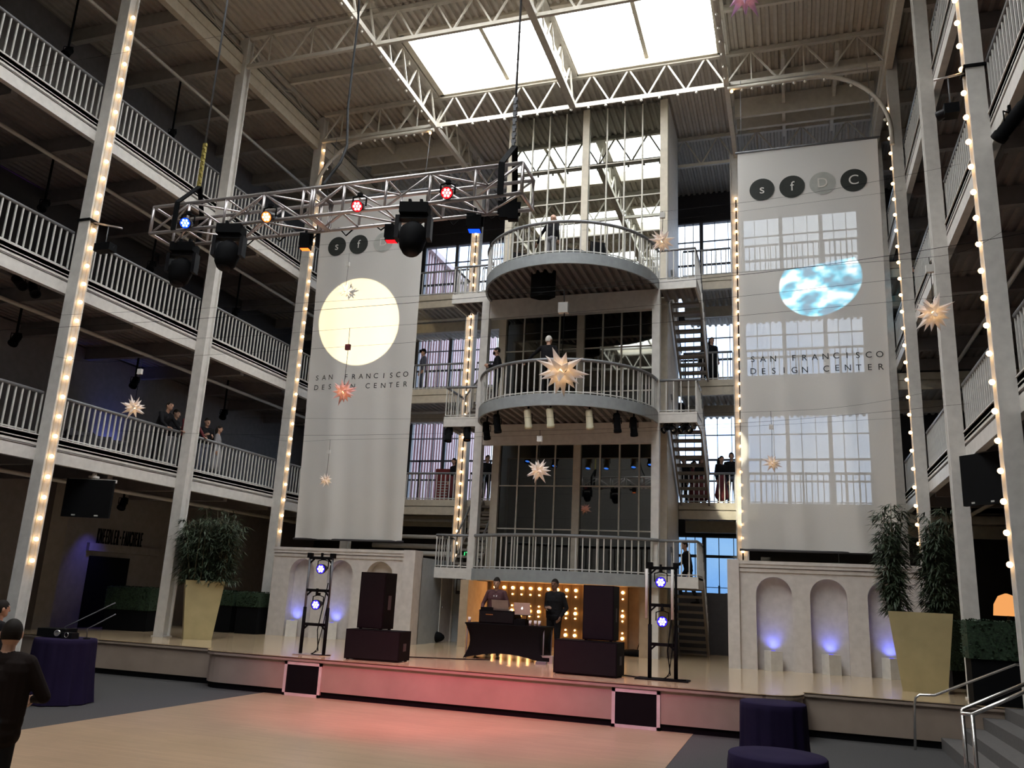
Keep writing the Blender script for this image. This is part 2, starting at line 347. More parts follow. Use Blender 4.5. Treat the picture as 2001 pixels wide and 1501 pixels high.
for y in [x for r in LY for x in (r+.14, r+2.35)]+[4.78, 7.0, 29.0]: b.box(WL, -15.3, y-.09, y+.09, 17.2, 17.6); b.box(3.1, WR, y-.09, y+.09, 17.2, 17.6)
struct('beam_gallery_roof', b, MT['deckm'])
# closing strips at roof edges
b = MB(); b.box(-15.45, -15.38, YF, YB, 17.5, ZD+.1); b.box(3.12, 3.2, YF, YB, 17.5, ZD+.1); b.box(WL, WR, YF-.1, YF+.1, 17, ZD+.3)
struct('trim_roof_upstand', b, MT['deckm'])
# skylights: curb, glazing panes, glazing bars
k = 0
for y0, y1 in SKY_Y:
    c = MB()
    for x0, x1 in ((-10.62, -10.44), (-6.22, -5.88), (-1.62, -1.44)): c.box(x0, x1, y0, y1, ZD-.06, ZD+.42)
    for yy in (y0, y1): c.box(-10.6, -1.45, yy-.08, yy+.08, ZD-.06, ZD+.42)
    struct('trim_skylight_curb', c, MT['cream'])
    for x0, x1 in ((-10.44, -8.28), (-8.18, -6.22), (-5.88, -3.78), (-3.68, -1.6)):
        k += 1; struct('window_skylight_%d' % k, MB().box(x0-.02, x1+.02, y0, y1, ZD+.36, ZD+.39), MT['sky'])
    c = MB()
    for x in (-8.23, -3.73): c.box(x-.06, x+.06, y0, y1, ZD+.16, ZD+.36)
    y = y0+1.2
    while y < y1: c.box(-10.44, -1.6, y-.012, y+.012, ZD+.30, ZD+.34); y += 1.22
    struct('trim_skylight_bar', c, MT['cream'])
# ---------------------------------------------------------------- back gallery and window wall
for z in BF:
    for x0, x1 in ((WL, -8.75), (-3.4, WR)):
        struct('floor_gallery_back', MB().box(x0, x1, 26.9, YB, z-.12, z-.01), MT['floor'])
        struct('ceiling_gallery_back', deck(MB(), x0, x1, 26.9, YB, z-.36), MT['deckm'])
        f = MB(); f.box(x0, x1, 26.86, 27.0, z-.22, z); f.box(x0, x1, 26.90, 27.0, z-.26, z-.2); f.box(x0, x1, 26.86, 27.0, z-.52, z-.25)
        struct('trim_gallery_back', f, MT['cream'])
        b = MB(); b.box(x0, x1, 29.0, 29.2, z-.75, z-.37); struct('beam_gallery_back', b, MT['cream'])
    struct('trim_back_pipe', MB().tube([(-14, 28.0, z-.62), (-9, 28.0, z-.62)], .05, 8), MT['white'])
for zz, rr, yy in ((4.05, .07, 27.4), (3.75, .09, 28.0), (3.45, .09, 27.0)): struct('trim_back_pipe', MB().tube([(-14.6, yy, zz), (-9.6, yy, zz)], rr, 10), MT['white'])
HEAD = [4.62, 9.12, 12.85, 17.0]; FL = [S] + BF
wb = MB()
wb.box(WL, -15.0, YB, YB+.3, 0, ZD); wb.box(2.8, WR, YB, YB+.3, 0, ZD)
zz = [0, S+.25]
for i in range(4):
    top = FL[i+1]+.25 if i < 3 else ZD+.1
    wb.box(-15.0, 2.8, YB, YB+.3, HEAD[i], top)
wb.box(-15.0, 2.8, YB, YB+.3, 0, S+.25); wb.box(-1.45, 2.8, YB, YB+.3, 0, HEAD[0])
wb.box(-15.0, -3.95, YB, YB+.3, S, HEAD[0])
wb.box(-8.7, -4.0, YB, YB+.3, 0, ZD)
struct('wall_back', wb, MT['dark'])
WX = [-15.0, -13.46, -11.9, -10.35, -8.75], [-3.98, -3.0, -1.45, .0, 1.45, 2.80]
nw = 0
for i in range(4):
    for xs in WX:
        if i == 0 and xs[0] < -9: continue
        for j in range(len(xs)-1 if i else 2):
            nw += 1; x0, x1 = xs[j], xs[j+1]; z0, z1 = FL[i]+.25, HEAD[i]; m = MB()
            m.box(x0, x0+.07, YB-.02, YB+.12, z0, z1); m.box(x1-.07, x1, YB-.02, YB+.12, z0, z1); m.box(x0, x1, YB-.02, YB+.12, z0, z0+.06); m.box(x0, x1, YB-.02, YB+.12, z1-.06, z1)
            for q in (1/3, 2/3): xx = x0+(x1-x0)*q; m.box(xx-.012, xx+.012, YB+.02, YB+.08, z0, z1)
            h = z1-z0
            for q, t in (((.30, .03), (.52, .035), (.78, .015)) if i else ((.24, .012), (.50, .012), (.80, .05))): m.box(x0, x1, YB, YB+.09, z0+h*q-t, z0+h*q+t)
            if i < 3: m.box(x0+(x1-x0)*.33-.03, x0+(x1-x0)*.33+.03, YB, YB+.09, z0, z0+h*.52)
            wf = struct('window_%d' % nw, m, MT['mull'])
            MB().box(x0+.05, x1-.05, YB+.04, YB+.05, z0+.03, z1-.03).build('pane', MT['pane'] if i else MT['frost'], wf)
# neighbouring building seen through those windows
nb = thing('neighbour_building', 'red corrugated metal building with pale ribs seen outside through the tall windows', 'building', (-15.7, 34.6, 0))
MB().box(-8, 0, -2.4, 8.5, -3, 17.6).build('wall', MT['redwall'], nb)
MB().box(-8.2, .25, -2.6, 8.7, 17.6, 17.85).build('roof', MT['redrib'], nb)
r = MB()
for i in range(36): y = -2.3+i*.30; r.box(0, .07, y, y+.13, -3, 17.6)
r.build('cladding_rib', MT['redrib'], nb)
gr = struct('ground_outside', MB().box(-60, 60, YB+.5, 120, -3.2, -3), MT['plaster'])
# ---------------------------------------------------------------- railings
BALM = {}
def baluster(h, wd=.030):
    if (h, wd) not in BALM: BALM[(h, wd)] = MB().box(-wd/2, wd/2, -wd/2, wd/2, 0, h).mesh('baluster', MT['bal'])
    return BALM[(h, wd)]
def railing(label, pts, h=.93, gap=.165, group=None, r=.04, slope=False, name='railing', rail=True):
    """pts: foot line of the railing"""
    pts = [Vector(p) for p in pts]
    t = thing(name, label, 'railing', pts[0], 0, group); o = pts[0]
    L = [p-o for p in pts]; up = Vector((0, 0, h))
    if rail: MB().tube([p+up for p in L], r, 8).build('handrail', MT['railg'], t)
    MB().tube([p+Vector((0, 0, .05)) for p in L], .018, 6).build('bottom_rail', MT['bal'], t)
    me = baluster(round(h-.02, 3)); seg = [(b-a).length for a, b in zip(L, L[1:])]; tot = sum(seg); n = max(2, round(tot/gap))
    for i in range(n+1):
        s = tot*i/n; k = 0
        while k < len(seg)-1 and s > seg[k]: s -= seg[k]; k += 1
        p = L[k]+(L[k+1]-L[k])*(s/seg[k]); b = link('baluster', me, t, p)
        d = L[k+1]-L[k]; b.rotation_euler = (0, 0, math.atan2(d.y, d.x))
    return t
LV = ['lowest', 'middle', 'top']
def bays(ys, d): return [(ys[i]+d+.04, ys[i+1]-.04) for i in range(len(ys)-1)]
WHERE = ['before the first bulb-lit column', 'past the first bulb-lit column', 'past the plain column', 'behind the banner']
for lv, z in enumerate(LF):
    for i, (a, b) in enumerate(bays(LY, .28)):
        railing('grey steel railing on the %s left gallery %s' % (LV[lv], WHERE[i]), [(-15.38, a, z), (-15.38, b, z)], group='railings of the left galleries')
for lv, z in enumerate(RF):
    for i, (a, b) in enumerate(bays(RY, .28)):
        railing('grey steel railing on the %s right gallery %s' % (LV[lv], WHERE[i]), [(3.27, a, z), (3.27, b, z)], group='railings of the right galleries')
for lv, z in enumerate(BF):
    for x0, x1, w in ((-15.2, -10.95, 'behind the banner with the warm disc'), (-10.5, -8.95, 'left of the glass tower'), (-3.2, -1.62, 'between glass tower and lit column'), (-1.18, 3.0, 'behind the see-through banner')):
        railing('grey steel railing on the %s back gallery %s' % (LV[lv], w), [(x0, 26.93, z), (x1, 26.93, z)], group='railings of the back galleries')
# ---------------------------------------------------------------- glass lift tower with round balconies
TX0, TX1, TY, TB = -8.75, -3.35, 24.25, 26.75
tw = thing('glass_tower', 'tall mirror-glass lift tower with pale posts behind three round balconies', 'tower', (XC, TY, S))
def tpart(name, mb, m, par=None): 
    for i, v in enumerate(mb.v): mb.v[i] = (v[0]-XC, v[1]-TY, v[2]-S)
    return mb.build(name, m, par or tw)
for x0, x1 in ((TX0, TX0+.24), (XC-.11, XC+.11), (TX1-.24, TX1)):
    tpart('post', MB().box(x0, x1, TY-.06, TY+.16, S, 18.1), MT['cream'])
tpart('side_panel', MB().box(TX1-.04, TX1, TY+.16, TB, S, 18.1), MT['white'])
tpart('side_panel', MB().box(TX0, TX0+.04, TY+.16, TB, S, 18.1), MT['white'])
tpart('back_panel', MB().box(TX0, TX1, TB, TB+.06, S, 18.1), MT['dark'])
for x0, x1 in ((TX0+.24, XC-.11), (XC+.11, TX1-.24)):
    for z0, z1, g in ((2.9, 7.0, 'glassd'), (7.0, 11.0, 'glassd'), (11.0, 18.1, 'glass')):
        m = MB(); tpart('pane', m.box(x0, x1, TY+.06, TY+.075, z0, z1), MT[g])
    m = MB()
    for k in range(1, 4): xx = x0+(x1-x0)*k/4; m.box(xx-.022, xx+.022, TY+.02, TY+.06, 2.9, 18.1)
    for z in (4.15, 5.45, 8.35, 9.75, 12.3, 13.55, 14.8, 16.05): m.box(x0, x1, TY+.03, TY+.06, z-.018, z+.018)
    tpart('mullion', m, MT['mullw'])
for x in (-6.75, -4.35): tpart('lift_guide_rail', MB().box(x-.03, x+.03, TY+.9, TY+1.0, 3, 17.6).box(x-.5, x+.5, TY+.85, TY+1.0, 10.0, 10.12), MT['alu'])
BAL = [2.88, 7.36, 11.33]; RAD = 2.62; CYY = 23.03
def arc(r, n=40, a0=PI, a1=2*PI): return [(XC+r*math.cos(a0+(a1-a0)*k/n), CYY+r*math.sin(a0+(a1-a0)*k/n)) for k in range(n+1)]
NAMES = ['above the marquee bulbs', 'in the middle of the glass tower', 'at the top of the glass tower']
FLATR = 4.6
def front(i, o=0.):
    """plan of the balcony edge: half circle, or the flatter bow of the lowest"""
    if i: return arc(RAD+o)
    hw = 2.66+o; R = FLATR; cyy = 22.85-o+math.sqrt(R*R-2.66**2); a = math.asin(min(.99, 2.66/R))
    return [(XC+(R+o)*math.sin(-a+2*a*k/40), cyy-(R+o)*math.cos(-a+2*a*k/40)) for k in range(41)]
for i, z in enumerate(BAL):
    t = thing('round_balcony', 'grey half-round balcony %s' % NAMES[i], 'balcony', (XC, CYY, z), 0, 'round balconies of the tower')
    O = Vector((XC, CYY, z))
    def bp(name, mb, m):
        mb.v = [(v[0]-O.x, v[1]-O.y, v[2]-O.z) for v in mb.v]; return mb.build(name, m, t)
    e = front(i); e2 = front(i, -.06)
    bp('deck', MB().prism(e2+[(TX1, TY-.1), (TX0, TY-.1)], z-.10, z-.02), MT['floor'])
    b = MB(); n = len(e)
    vs = [(x, y, zz) for x, y in e for zz in (z-.32, z)]+[(x, y, zz) for x, y in e2 for zz in (z-.32, z)]
    fs = []
    for k in range(n-1):
        a = 2*k; c = 2*n+2*k
        fs += [(a, a+2, a+3, a+1), (c, c+1, c+3, c+2), (a+1, a+3, c+3, c+1), (a, c, c+2, a+2)]
    b.add(vs, fs, 0, False); bp('band', b, MT['band'])
    if i:
        yf = lambda x: CYY-math.sqrt(max(0, (RAD-.07)**2-(x-XC)**2))
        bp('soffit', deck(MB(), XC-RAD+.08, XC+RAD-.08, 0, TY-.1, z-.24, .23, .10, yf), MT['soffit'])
        bp('beam', MB().box(-8.72, -3.45, CYY-.02, CYY+.18, z-.86, z-.26), MT['white'])
    else:
        bp('soffit', MB().prism(e2+[(TX1, TY-.1), (TX0, TY-.1)], z-.31, z-.28), MT['alcove'])
    rp_ = [(x, y, z) for x, y in (arc(RAD-.04) if i else front(0, -.04))]
    railing('curved grey railing of the half-round balcony %s' % NAMES[i], rp_, .93, .19, 'curved balcony railings', r=.048)
    # landings at both ends, on the stair side
    for sd, x0, x1 in ((-1, -9.95, -8.72), (1, -3.42, -2.36)):
        w = ('beside the see-through banner' if sd > 0 else 'beside the banner with the warm disc')
        l = thing('stair_landing', 'pale steel stair landing %s, %s of three' % (w, LV[i]), 'landing', (x0, 23.0, z), 0, 'stair landings')
        def lp(name, mb, m): mb.v = [(v[0]-x0, v[1]-23.0, v[2]-z) for v in mb.v]; return mb.build(name, m, l)
        f = MB(); f.box(x0, x1, 22.98, 23.03, z-.30, z); f.box(x0 if sd < 0 else x1-.05, x0+.05 if sd < 0 else x1, 23.0, 24.3, z-.30, z)
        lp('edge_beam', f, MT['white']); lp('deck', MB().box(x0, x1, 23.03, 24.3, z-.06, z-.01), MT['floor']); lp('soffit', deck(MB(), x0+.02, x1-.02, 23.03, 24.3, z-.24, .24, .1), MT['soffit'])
        xe = x0+.03 if sd < 0 else x1-.03; xi = x1 if sd < 0 else x0
        railing('short grey railing of the %s stair landing %s' % (LV[i], w), [(xi, 23.02, z), (xe, 23.02, z), (xe, 24.25, z)], .93, .21, 'landing railings')
for x0, x1, ty in ((-8.90, -8.66, 'left'), (-3.62, -3.40, 'right')): struct('column', MB().box(x0, x1, 22.95, 23.2, S, 11.05), MT['white'])
# ---------------------------------------------------------------- stairs
def stair(label, x0, x1, y0, z0, y1, z1, n):
    """from (y0, z0) at the bottom to (y1, z1) at the top"""
    t = thing('staircase', label, 'stairs', ((x0+x1)/2, y0, z0), 0, 'open stairs beside the tower'); xm = (x0+x1)/2
    P = lambda x, y, z: (x-xm, y-y0, z-z0)
    tr = MB().box(-(x1-x0)/2+.05, (x1-x0)/2-.05, -.15, .13, -.07, .0).mesh('tread', MT['stair'])
    for i in range(n):
        f = (i+.5)/n; link('tread', tr, t, (0, (y1-y0)*f, (z1-z0)*(i+1)/(n+1)))
    for x in (x0+.03, x1-.03):
        MB().beam(P(x, y0, z0-.02), P(x, y1, z1-.12), .05, .28).build('stringer', MT['stair'], t)
        MB().tube([P(x, y0, z0+.9), P(x, y1, z1+.9)], .03, 8).build('handrail', MT['railg'], t)
        me = baluster(.9, .024)
        for i in range(n): f = (i+.5)/n; link('baluster', me, t, P(x, y0+(y1-y0)*f, z0+(z1-z0)*f))
    return t
zs = [S]+BF
for i in range(3):
    stair('open brown steel stair right of the glass tower, %s flight' % ['lowest', 'middle', 'top'][i], -3.28, -2.36, 26.75 if i else 26.0, zs[i], 24.35, BAL[i]-.05, 9)
for i in range(2):
    stair('open brown steel stair left of the glass tower, %s flight' % ['lower', 'upper'][i], -9.93, -9.0, 24.35, BAL[i], 26.8, BF[i], 10)
# ---------------------------------------------------------------- marquee alcove under the lowest balcony
struct('wall_alcove_left', MB().box(-8.86, -8.62, 22.45, 24.1, S, BAL[0]-.33), MT['alcove'])
struct('wall_alcove_right', MB().box(-3.95, -3.66, 23.2, 24.3, S, BAL[0]-.3), MT['alcove'])
struct('wall_alcove_back', MB().box(-8.6, -3.6, 24.15, 24.2, S, BAL[0]-.3), MT['alcove'])
pn = at(957, 1200, 24.0).x; pe = at(1226, 1200, 24.0).x
mq = thing('marquee_wall', 'brass panel wall with rows of glowing marquee bulbs behind the DJ', 'marquee', ((pn+pe)/2, 24.05, S))
b = MB(); nP = 15; wdt = (pe-pn)/nP
for i in range(nP):
    x0 = pn+i*wdt-(pn+pe)/2; b.box(x0+.012, x0+wdt-.012, -.04, 0.02, .05, 1.83); b.box(x0+wdt-.012, x0+wdt+.012, -.075, 0.02, .05, 1.83)
b.build('panel', MT['brass'], mq)
bb = MB().ball((0, 0, 0), .042, 8, 5).mesh('bulb', MT['bulbs']); glint_ball = MB().ball((0, 0, 0), .022, 6, 4).mesh('bulb', MT['bulbs'])
for i in range(nP):
    x = pn+(i+.5)*wdt-(pn+pe)/2
    for z in (.42, 1.02, 1.66): link('bulb', bb, mq, (x, -.085, z))
    for z in (.56, .88, 1.16, 1.48): link('bulb', glint_ball, mq, (x, -.075, z))  # small glowing balls stand in for the bulbs' reflections in the brass
MB().box(-(pe-pn)/2, (pe-pn)/2, -.1, .05, 0, .06).build('plinth', MT['alcove'], mq)
# ---------------------------------------------------------------- arched walls on the stage
def arch_wall(nm, x0, x1, Y, zt, arches, endcap):
    """wall front with round-headed niches; arches = (xa, xb, spring z)"""
    b = MB(); D = .28; top = zt-.28; cur = x0
    def quad(a, c, d, e): b.add([a, c, d, e], [(0, 1, 2, 3)])
    for xa, xb, zs_ in arches:
        quad((cur, Y, S), (xa, Y, S), (xa, Y, top), (cur, Y, top)); r = (xb-xa)/2; xm = (xa+xb)/2; N = 16
        A = [(xm-r*math.cos(PI*k/N), zs_+r*math.sin(PI*k/N)) for k in range(N+1)]
        for (p, q) in zip(A, A[1:]):
            quad((p[0], Y, p[1]), (q[0], Y, q[1]), (q[0], Y, top), (p[0], Y, top)); quad((p[0], Y, p[1]), (p[0], Y+D, p[1]), (q[0], Y+D, q[1]), (q[0], Y, q[1]))
        for x in (xa, xb): quad((x, Y, S), (x, Y+D, S), (x, Y+D, zs_), (x, Y, zs_))
        cur = xb
    quad((cur, Y, S), (x1, Y, S), (x1, Y, top), (cur, Y, top))
    b.box(x0, x1, Y+D, Y+D+.05, S, zt-.02); b.box(x0, x1, Y, Y+D, top, zt-.02)
    b.box(x0, x1, Y-.03, Y+D, top+.02, top+.10); b.box(x0, x1, Y-.06, Y+D+.06, top+.12, top+.20); b.box(x0, x1, Y-.08, Y+D+.08, top+.20, zt)
    e0, e1 = endcap; b.box(e0, e1, Y-.1, Y+D+.15, S, zt+.02)
    return struct(nm, b, MT['arch'])
YA = 21.7
X = lambda px, py=1200: at(px, py, YA).x
zt = at(1500, 1097, YA).z; zsr = at(1510, 1162, YA).z
arch_wall('wall_arched_right', X(1446), 3.35, YA, zt, [(X(1478), X(1549), zsr), (X(1584), X(1657), zsr), (X(1697), X(1773), zsr)], (X(1423), X(1446)))
ztl = at(650, 1072, YA).z; zsl = at(735, 1126, YA).z
arch_wall('wall_arched_left', X(523), X(783), YA, ztl, [(X(557), X(606), zsl), (X(632), X(682), zsl), (X(709), X(761), zsl)], (X(783), X(806)))
# passage beside the left arched wall: door and end wall
pw = MB(); xq = X(806); pw.box(xq-.1, xq, 22.1, 23.6, S, ztl-.15); pw.box(xq-.1, -8.9, 24.6, 24.7, S, ztl-.25); pw.box(xq-.1, xq, 23.6, 24.6, S+2.1, ztl-.15)
struct('wall_passage', pw, MT['wallblue'])
dr = struct('door_1', MB().box(xq-.06, xq-.02, 23.62, 24.55, S, S+2.1), MT['niche'])
MB().box(xq-.02, xq+.02, 23.58, 23.64, S, S+2.15).box(xq-.02, xq+.02, 24.5, 24.58, S, S+2.15).box(xq-.02, xq+.02, 23.58, 24.58, S+2.1, S+2.16).build('door_frame', MT['white'], dr)
MB().ball((xq+.03, 23.72, S+1.0), .035).build('door_handle', MT['steel'], dr)
struct('trim_passage_pipe', MB().tube([(-9.3, 24.5, S), (-9.3, 24.5, 3.2)], .05, 8).tube([(-9.15, 24.5, S), (-9.15, 24.5, 3.2)], .05, 8), MT['wallblue'])
sgn = thing('wall_sign', 'small dark notice panel on the grey passage wall', 'sign', (-9.75, 24.58, 2.4)); MB().box(-.09, .09, -.02, .02, -.25, .25).build('plate', MT['dark'], sgn); MB().box(-.05, .05, -.025, -.02, -.15, .18).build('print', MT['inkg'], sgn)
# shop front at the left side: wall, lettering, door and transom
swx = -18.9
sw = MB(); p0 = atx(75, 1200, swx).y; p1 = atx(292, 1150, swx).y
sw.box(swx-.2, swx, 5, 31, S*0, LF[0]-.3); struct('wall_shop_front', sw, MT['plaster'])
b = MB(); a0 = atx(155, 1200, swx).y; a1 = atx(235, 1200, swx).y
zt_ = atx(200, 1088, swx).z
door = struct('door_2', MB().box(swx, swx+.04, a0, a1, 0, zt_), MT['black'])
MB().box(swx, swx+.10, a0-.15, a1+1.2, zt_+.14, zt_+.36).build('transom', MT['plaster'], door)
struct('column_shop', MB().box(swx-.05, swx+.35, atx(45, 1200, swx).y, atx(80, 1200, swx).y, 0, LF[0]-.3), MT['stair'])
sign = thing('shop_sign', 'dark raised capital lettering on the wall over the shop door', 'sign', atx(233, 1052, swx+.02))
s0 = atx(192, 1049, swx+.02); s1 = atx(276, 1057, swx+.02); word = 'KNEEDLER FAUCHERE'
for i, ch in enumerate(word):
    if ch == ' ': ch = '·'
    me = text_mesh(ch, .62, .03); p = s0+(s1-s0)*(i/(len(word)-1)); me.materials.append(MT['black'])
    o = link('letter', me, sign, p-sign.location); o.rotation_euler = (PI/2, 0, PI/2); o.scale = (min(1, (s1-s0).length/16*.78/.40), 1, 1)
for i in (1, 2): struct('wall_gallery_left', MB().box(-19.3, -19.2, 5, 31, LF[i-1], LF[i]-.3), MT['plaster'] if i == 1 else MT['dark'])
struct('wall_under_stair', MB().box(-3.35, -1.75, 26.85, 26.95, S, 2.55), MT['dark'])
# steps up to the right-hand gallery floor
stp = MB(); X0 = 2.30
for i in range(4): stp.box(X0+i*.33, 6.2, 12.2, 16.7, i*S/4, (i+1)*S/4)
struct('floor_side_steps', stp, MT['step'])
struct('floor_side', MB().box(3.6, WR, 12.2, YB, S-.2, S-.005), MT['floor'])
# ---------------------------------------------------------------- banners
def wave(x, z, k, z0, z1):
    f = (z1-z)/(z1-z0)
    return .05*math.sin(x*2.3+k)*f+.035*math.sin(x*5.1+z*.25+k*2)*f+.02*math.sin(x*9+z*.6)*f*f
def banner(label, xa0, xa1, xb0, xb1, z0, z1, Y, k, grp, circ, rows):
    t = thing('hanging_banner', label, 'banner', ((xa0+xa1)/2, Y, z1), 0, grp); O = t.location.copy()
    px = lambda u, v: ((xb0+(xb1-xb0)*u)*(1-v)+(xa0+(xa1-xa0)*u)*v, z0+(z1-z0)*v)
    b = MB(); nu, nv = 40, 40; vs = []
    for j in range(nv+1):
        for i in range(nu+1): x, z = px(i/nu, j/nv); vs.append((x-O.x, wave(x, z, k, z0, z1), z-O.z))
    b.add(vs, [(j*(nu+1)+i, j*(nu+1)+i+1, (j+1)*(nu+1)+i+1, (j+1)*(nu+1)+i) for j in range(nv) for i in range(nu)], 0, True)
    b.build('cloth', MT['banner'], t)
    MB().tube([(xa0-O.x-.06, 0, 0), (xa1-O.x+.06, 0, 0)], .035, 8).build('top_bar', MT['mull'], t)
    for u in (.03, .97): MB().tube([(xa0+(xa1-xa0)*u-O.x, 0, 0), (xa0+(xa1-xa0)*u-O.x, .22, 17.15-z1)], .008, 5).build('hanger', MT['mull'], t)
    MB().tube([(xb0-O.x-.05, wave(xb0, z0, k, z0, z1), z0-O.z), (xb1-O.x+.05, wave(xb1, z0, k, z0, z1), z0-O.z)], .03, 8).build('bottom_bar', MT['dark'], t)
    def put(me, x, z, m, nm, d, par):
        for v in me.vertices: v.co = (v.co.x+x-O.x, wave(v.co.x+x, v.co.y+z, k, z0, z1)-d-v.co.z*.2, v.co.y+z-O.z)
        me.materials.append(m); return link(nm, me, par)
    for (x, z, ch, m, lm) in circ:
        r = .335; d = MB(); N = 32; rg = [0, .5, 1]
        vs = [(0, 0, 0)]+[(r*q*math.cos(2*PI*i/N), r*q*math.sin(2*PI*i/N), 0) for q in rg[1:] for i in range(N)]
        fs = [(0, 1+i, 1+(i+1) % N) for i in range(N)]+[(1+i, 1+N+i, 1+N+(i+1) % N, 1+(i+1) % N) for i in range(N)]
        me = d.add(vs, fs).mesh('logo_disc', []); o = put(me, x, z, MT[m], 'logo_disc', .014, t)
        put(text_mesh(ch, .40, .004), x, z, MT[lm], 'letter', .022, o)
    for (txt, xa, xb, z) in rows:
        for i, ch in enumerate(txt):
            if ch != ' ': put(text_mesh(ch, .23, .004), xa+(xb-xa)*i/(len(txt)-1), z, MT['ink'], 'letter', .014, t)
    return t
YB1 = 22.15
def P(px, py, Y=YB1): return at(px, py, Y)
cr = [(P(1489, 371).x, P(1489, 371).z, 's', 'ink', 'letter'), (P(1547.7, 365).x, P(1547.7, 365).z, 'f', 'ink', 'letter'), (P(1607, 358.6).x, P(1607, 358.6).z, 'D', 'inkg', 'banner'), (P(1668, 352.8).x, P(1668, 352.8).z, 'C', 'ink', 'letter')]
rw = [('SAN FRANCISCO', P(1471, 701).x, P(1719, 694).x, P(1600, 698).z), ('DESIGN CENTER', P(1472, 726).x, P(1721, 718).x, P(1600, 722).z)]
banner('see-through white banner with four logo discs, window light shining through its cloth', P(1441, 299).x, P(1714, 268).x, P(1450, 1076).x, P(1757, 1083).x, P(1600, 1079).z, P(1577, 284).z, YB1, 1.2, 'tall logo banners', cr, rw)
zt0 = P(1577, 284).z
dx = [P(662, 455), P(704, 451), P(752, 447), P(800, 443)]
cl = [(p.x, zt0-1.72, c, m, l) for p, c, m, l in zip(dx, 'sfDC', ('ink', 'ink', 'inkg', 'ink'), ('letter', 'letter', 'banner', 'letter'))]
rl = [('SAN FRANCISCO', P(620, 738).x, P(794, 733).x, P(707, 736).z), ('DESIGN CENTER', P(618, 757).x, P(793, 753).x, P(707, 755).z)]
banner('grey-white banner with a round warm patch of projected light, behind the lighting truss', P(633, 380).x, P(833, 380).x, P(576, 1052).x, P(787, 1058).x, P(690, 1056).z, zt0, YB1, 4.0, 'tall logo banners', cl, rl)
# ---------------------------------------------------------------- bulb strips on columns
BM = MB().ball((0, 0, 0), .045, 8, 5).mesh('bulb', MT['bulb'])
SOCK = MB().lathe([(.03, 0), (.03, .05), (.0, .05)], n=8).mesh('socket', MT['cream'])
def strip(label, x, y, z0, z1, face, n, off=.02):
    t = thing('bulb_strip', label, 'string lights', (x, y, z0), 0, 'bulb strips on the columns')
    d = Vector(face); ln = z1-z0
    s = Vector((0, 1, 0)) if abs(d.x) > .5 else Vector((1, 0, 0)); b = MB(); h = s*.05
    b.beam(-d*.02, -d*.02+Vector((0, 0, ln)), .04, .04); b.build('channel', MT['truss'], t)
    for i in range(n): link('bulb', BM, t, d*(.06+off)+Vector((0, 0, .1+(ln-.2)*i/(n-1))))
    return t
zb = lambda px, py, X: atx(px, py, X).z
strip('column of warm bulbs on the steel column beside the hanging monitor', XL1-.05, LY[1]+.14, zb(60, 1105, XL1), zb(262, 30, XL1), (1, 0, 0), 31)
strip('column of warm bulbs on the steel column at the left edge of the disc-lit banner', XL1-.05, LY[3]+.14, zb(546, 1045, XL1), zb(628, 285, XL1), (1, 0, 0), 28)
strip('column of warm bulbs on the steel column beside the steps with steel handrails', XR0+.05, RY[1]+.14, zb(1967, 1120, XR0), zb(1862, 15, XR0), (-1, 0, 0), 22)
strip('column of warm bulbs on the steel column at the right edge of the see-through banner', XR0+.05, RY[3]+.14, zb(1790, 1075, XR0), zb(1731, 232, XR0), (-1, 0, 0), 27)
for (x0, x1), n in zip(BX, ('column of warm bulbs on the lit post left of the glass tower', 'column of warm bulbs on the lit post between stairs and see-through banner')):
    strip(n, (x0+x1)/2, 26.62, 2.9, 15.6, (0, -1, 0), 32, .0)
# arches of pipe with unlit bulbs from the columns up to the roof truss
BO = MB().ball((0, 0, 0), .045, 8, 5).mesh('bulb', MT['bulboff'])
for (xc, s, lab) in ((XL1, 1, 'curved pipe arch with bulbs over the disc-lit banner'), (XR0, -1, 'curved pipe arch with bulbs over the see-through banner')):
    t = thing('pipe_arch', lab, 'pipe arch', (xc, 22.3, 14.9)); R = 2.0; pts = [Vector((0, 0, -.4))]
    for k in range(13): a = PI-PI/2*k/12; pts.append(Vector((s*(R+R*math.cos(a)), 0, R*math.sin(a))))
    pts.append(Vector((s*4.3, 0, R))); MB().tube(pts, .06, 8).build('pipe', MT['truss'], t)
    for k in range(8): link('bulb', BO if k < 7 else BM, t, Vector((s*(R+k*.29+.15), 0, R-.1)))
    for k in range(4): a = PI-PI/2*(k+.5)/4; link('bulb', BO, t, Vector((s*(R+(R-.1)*math.cos(a)), 0, (R-.1)*math.sin(a))))
for (x, lab, n, m) in ((-10.75, 'row of clear unlit bulbs along the skylight girder above the banner with the warm disc', 18, 0), (-1.38, 'row of clear unlit bulbs along the skylight girder above the see-through banner', 18, 0)):
    t = thing('bulb_row', lab, 'bulb row', (x, 12, 17.04), 0, 'bulb rows under the skylight trusses')
    MB().beam((0, 0, 0), (0, 10.3, 0), .04, .03).build('rail', MT['truss'], t)
    for k in range(n): link('bulb', BO, t, (0, .2+k*.57, -.06))
t = thing('bulb_row', 'row of clear unlit bulbs under the cross truss at the end of the skylight', 'bulb row', (-10.7, 22.38, 17.04), 0, 'bulb rows under the skylight trusses')
MB().beam((0, 0, 0), (9.3, 0, 0), .04, .03).build('rail', MT['truss'], t)
for k in range(17): link('bulb', BO, t, (.2+k*.55, 0, -.06))
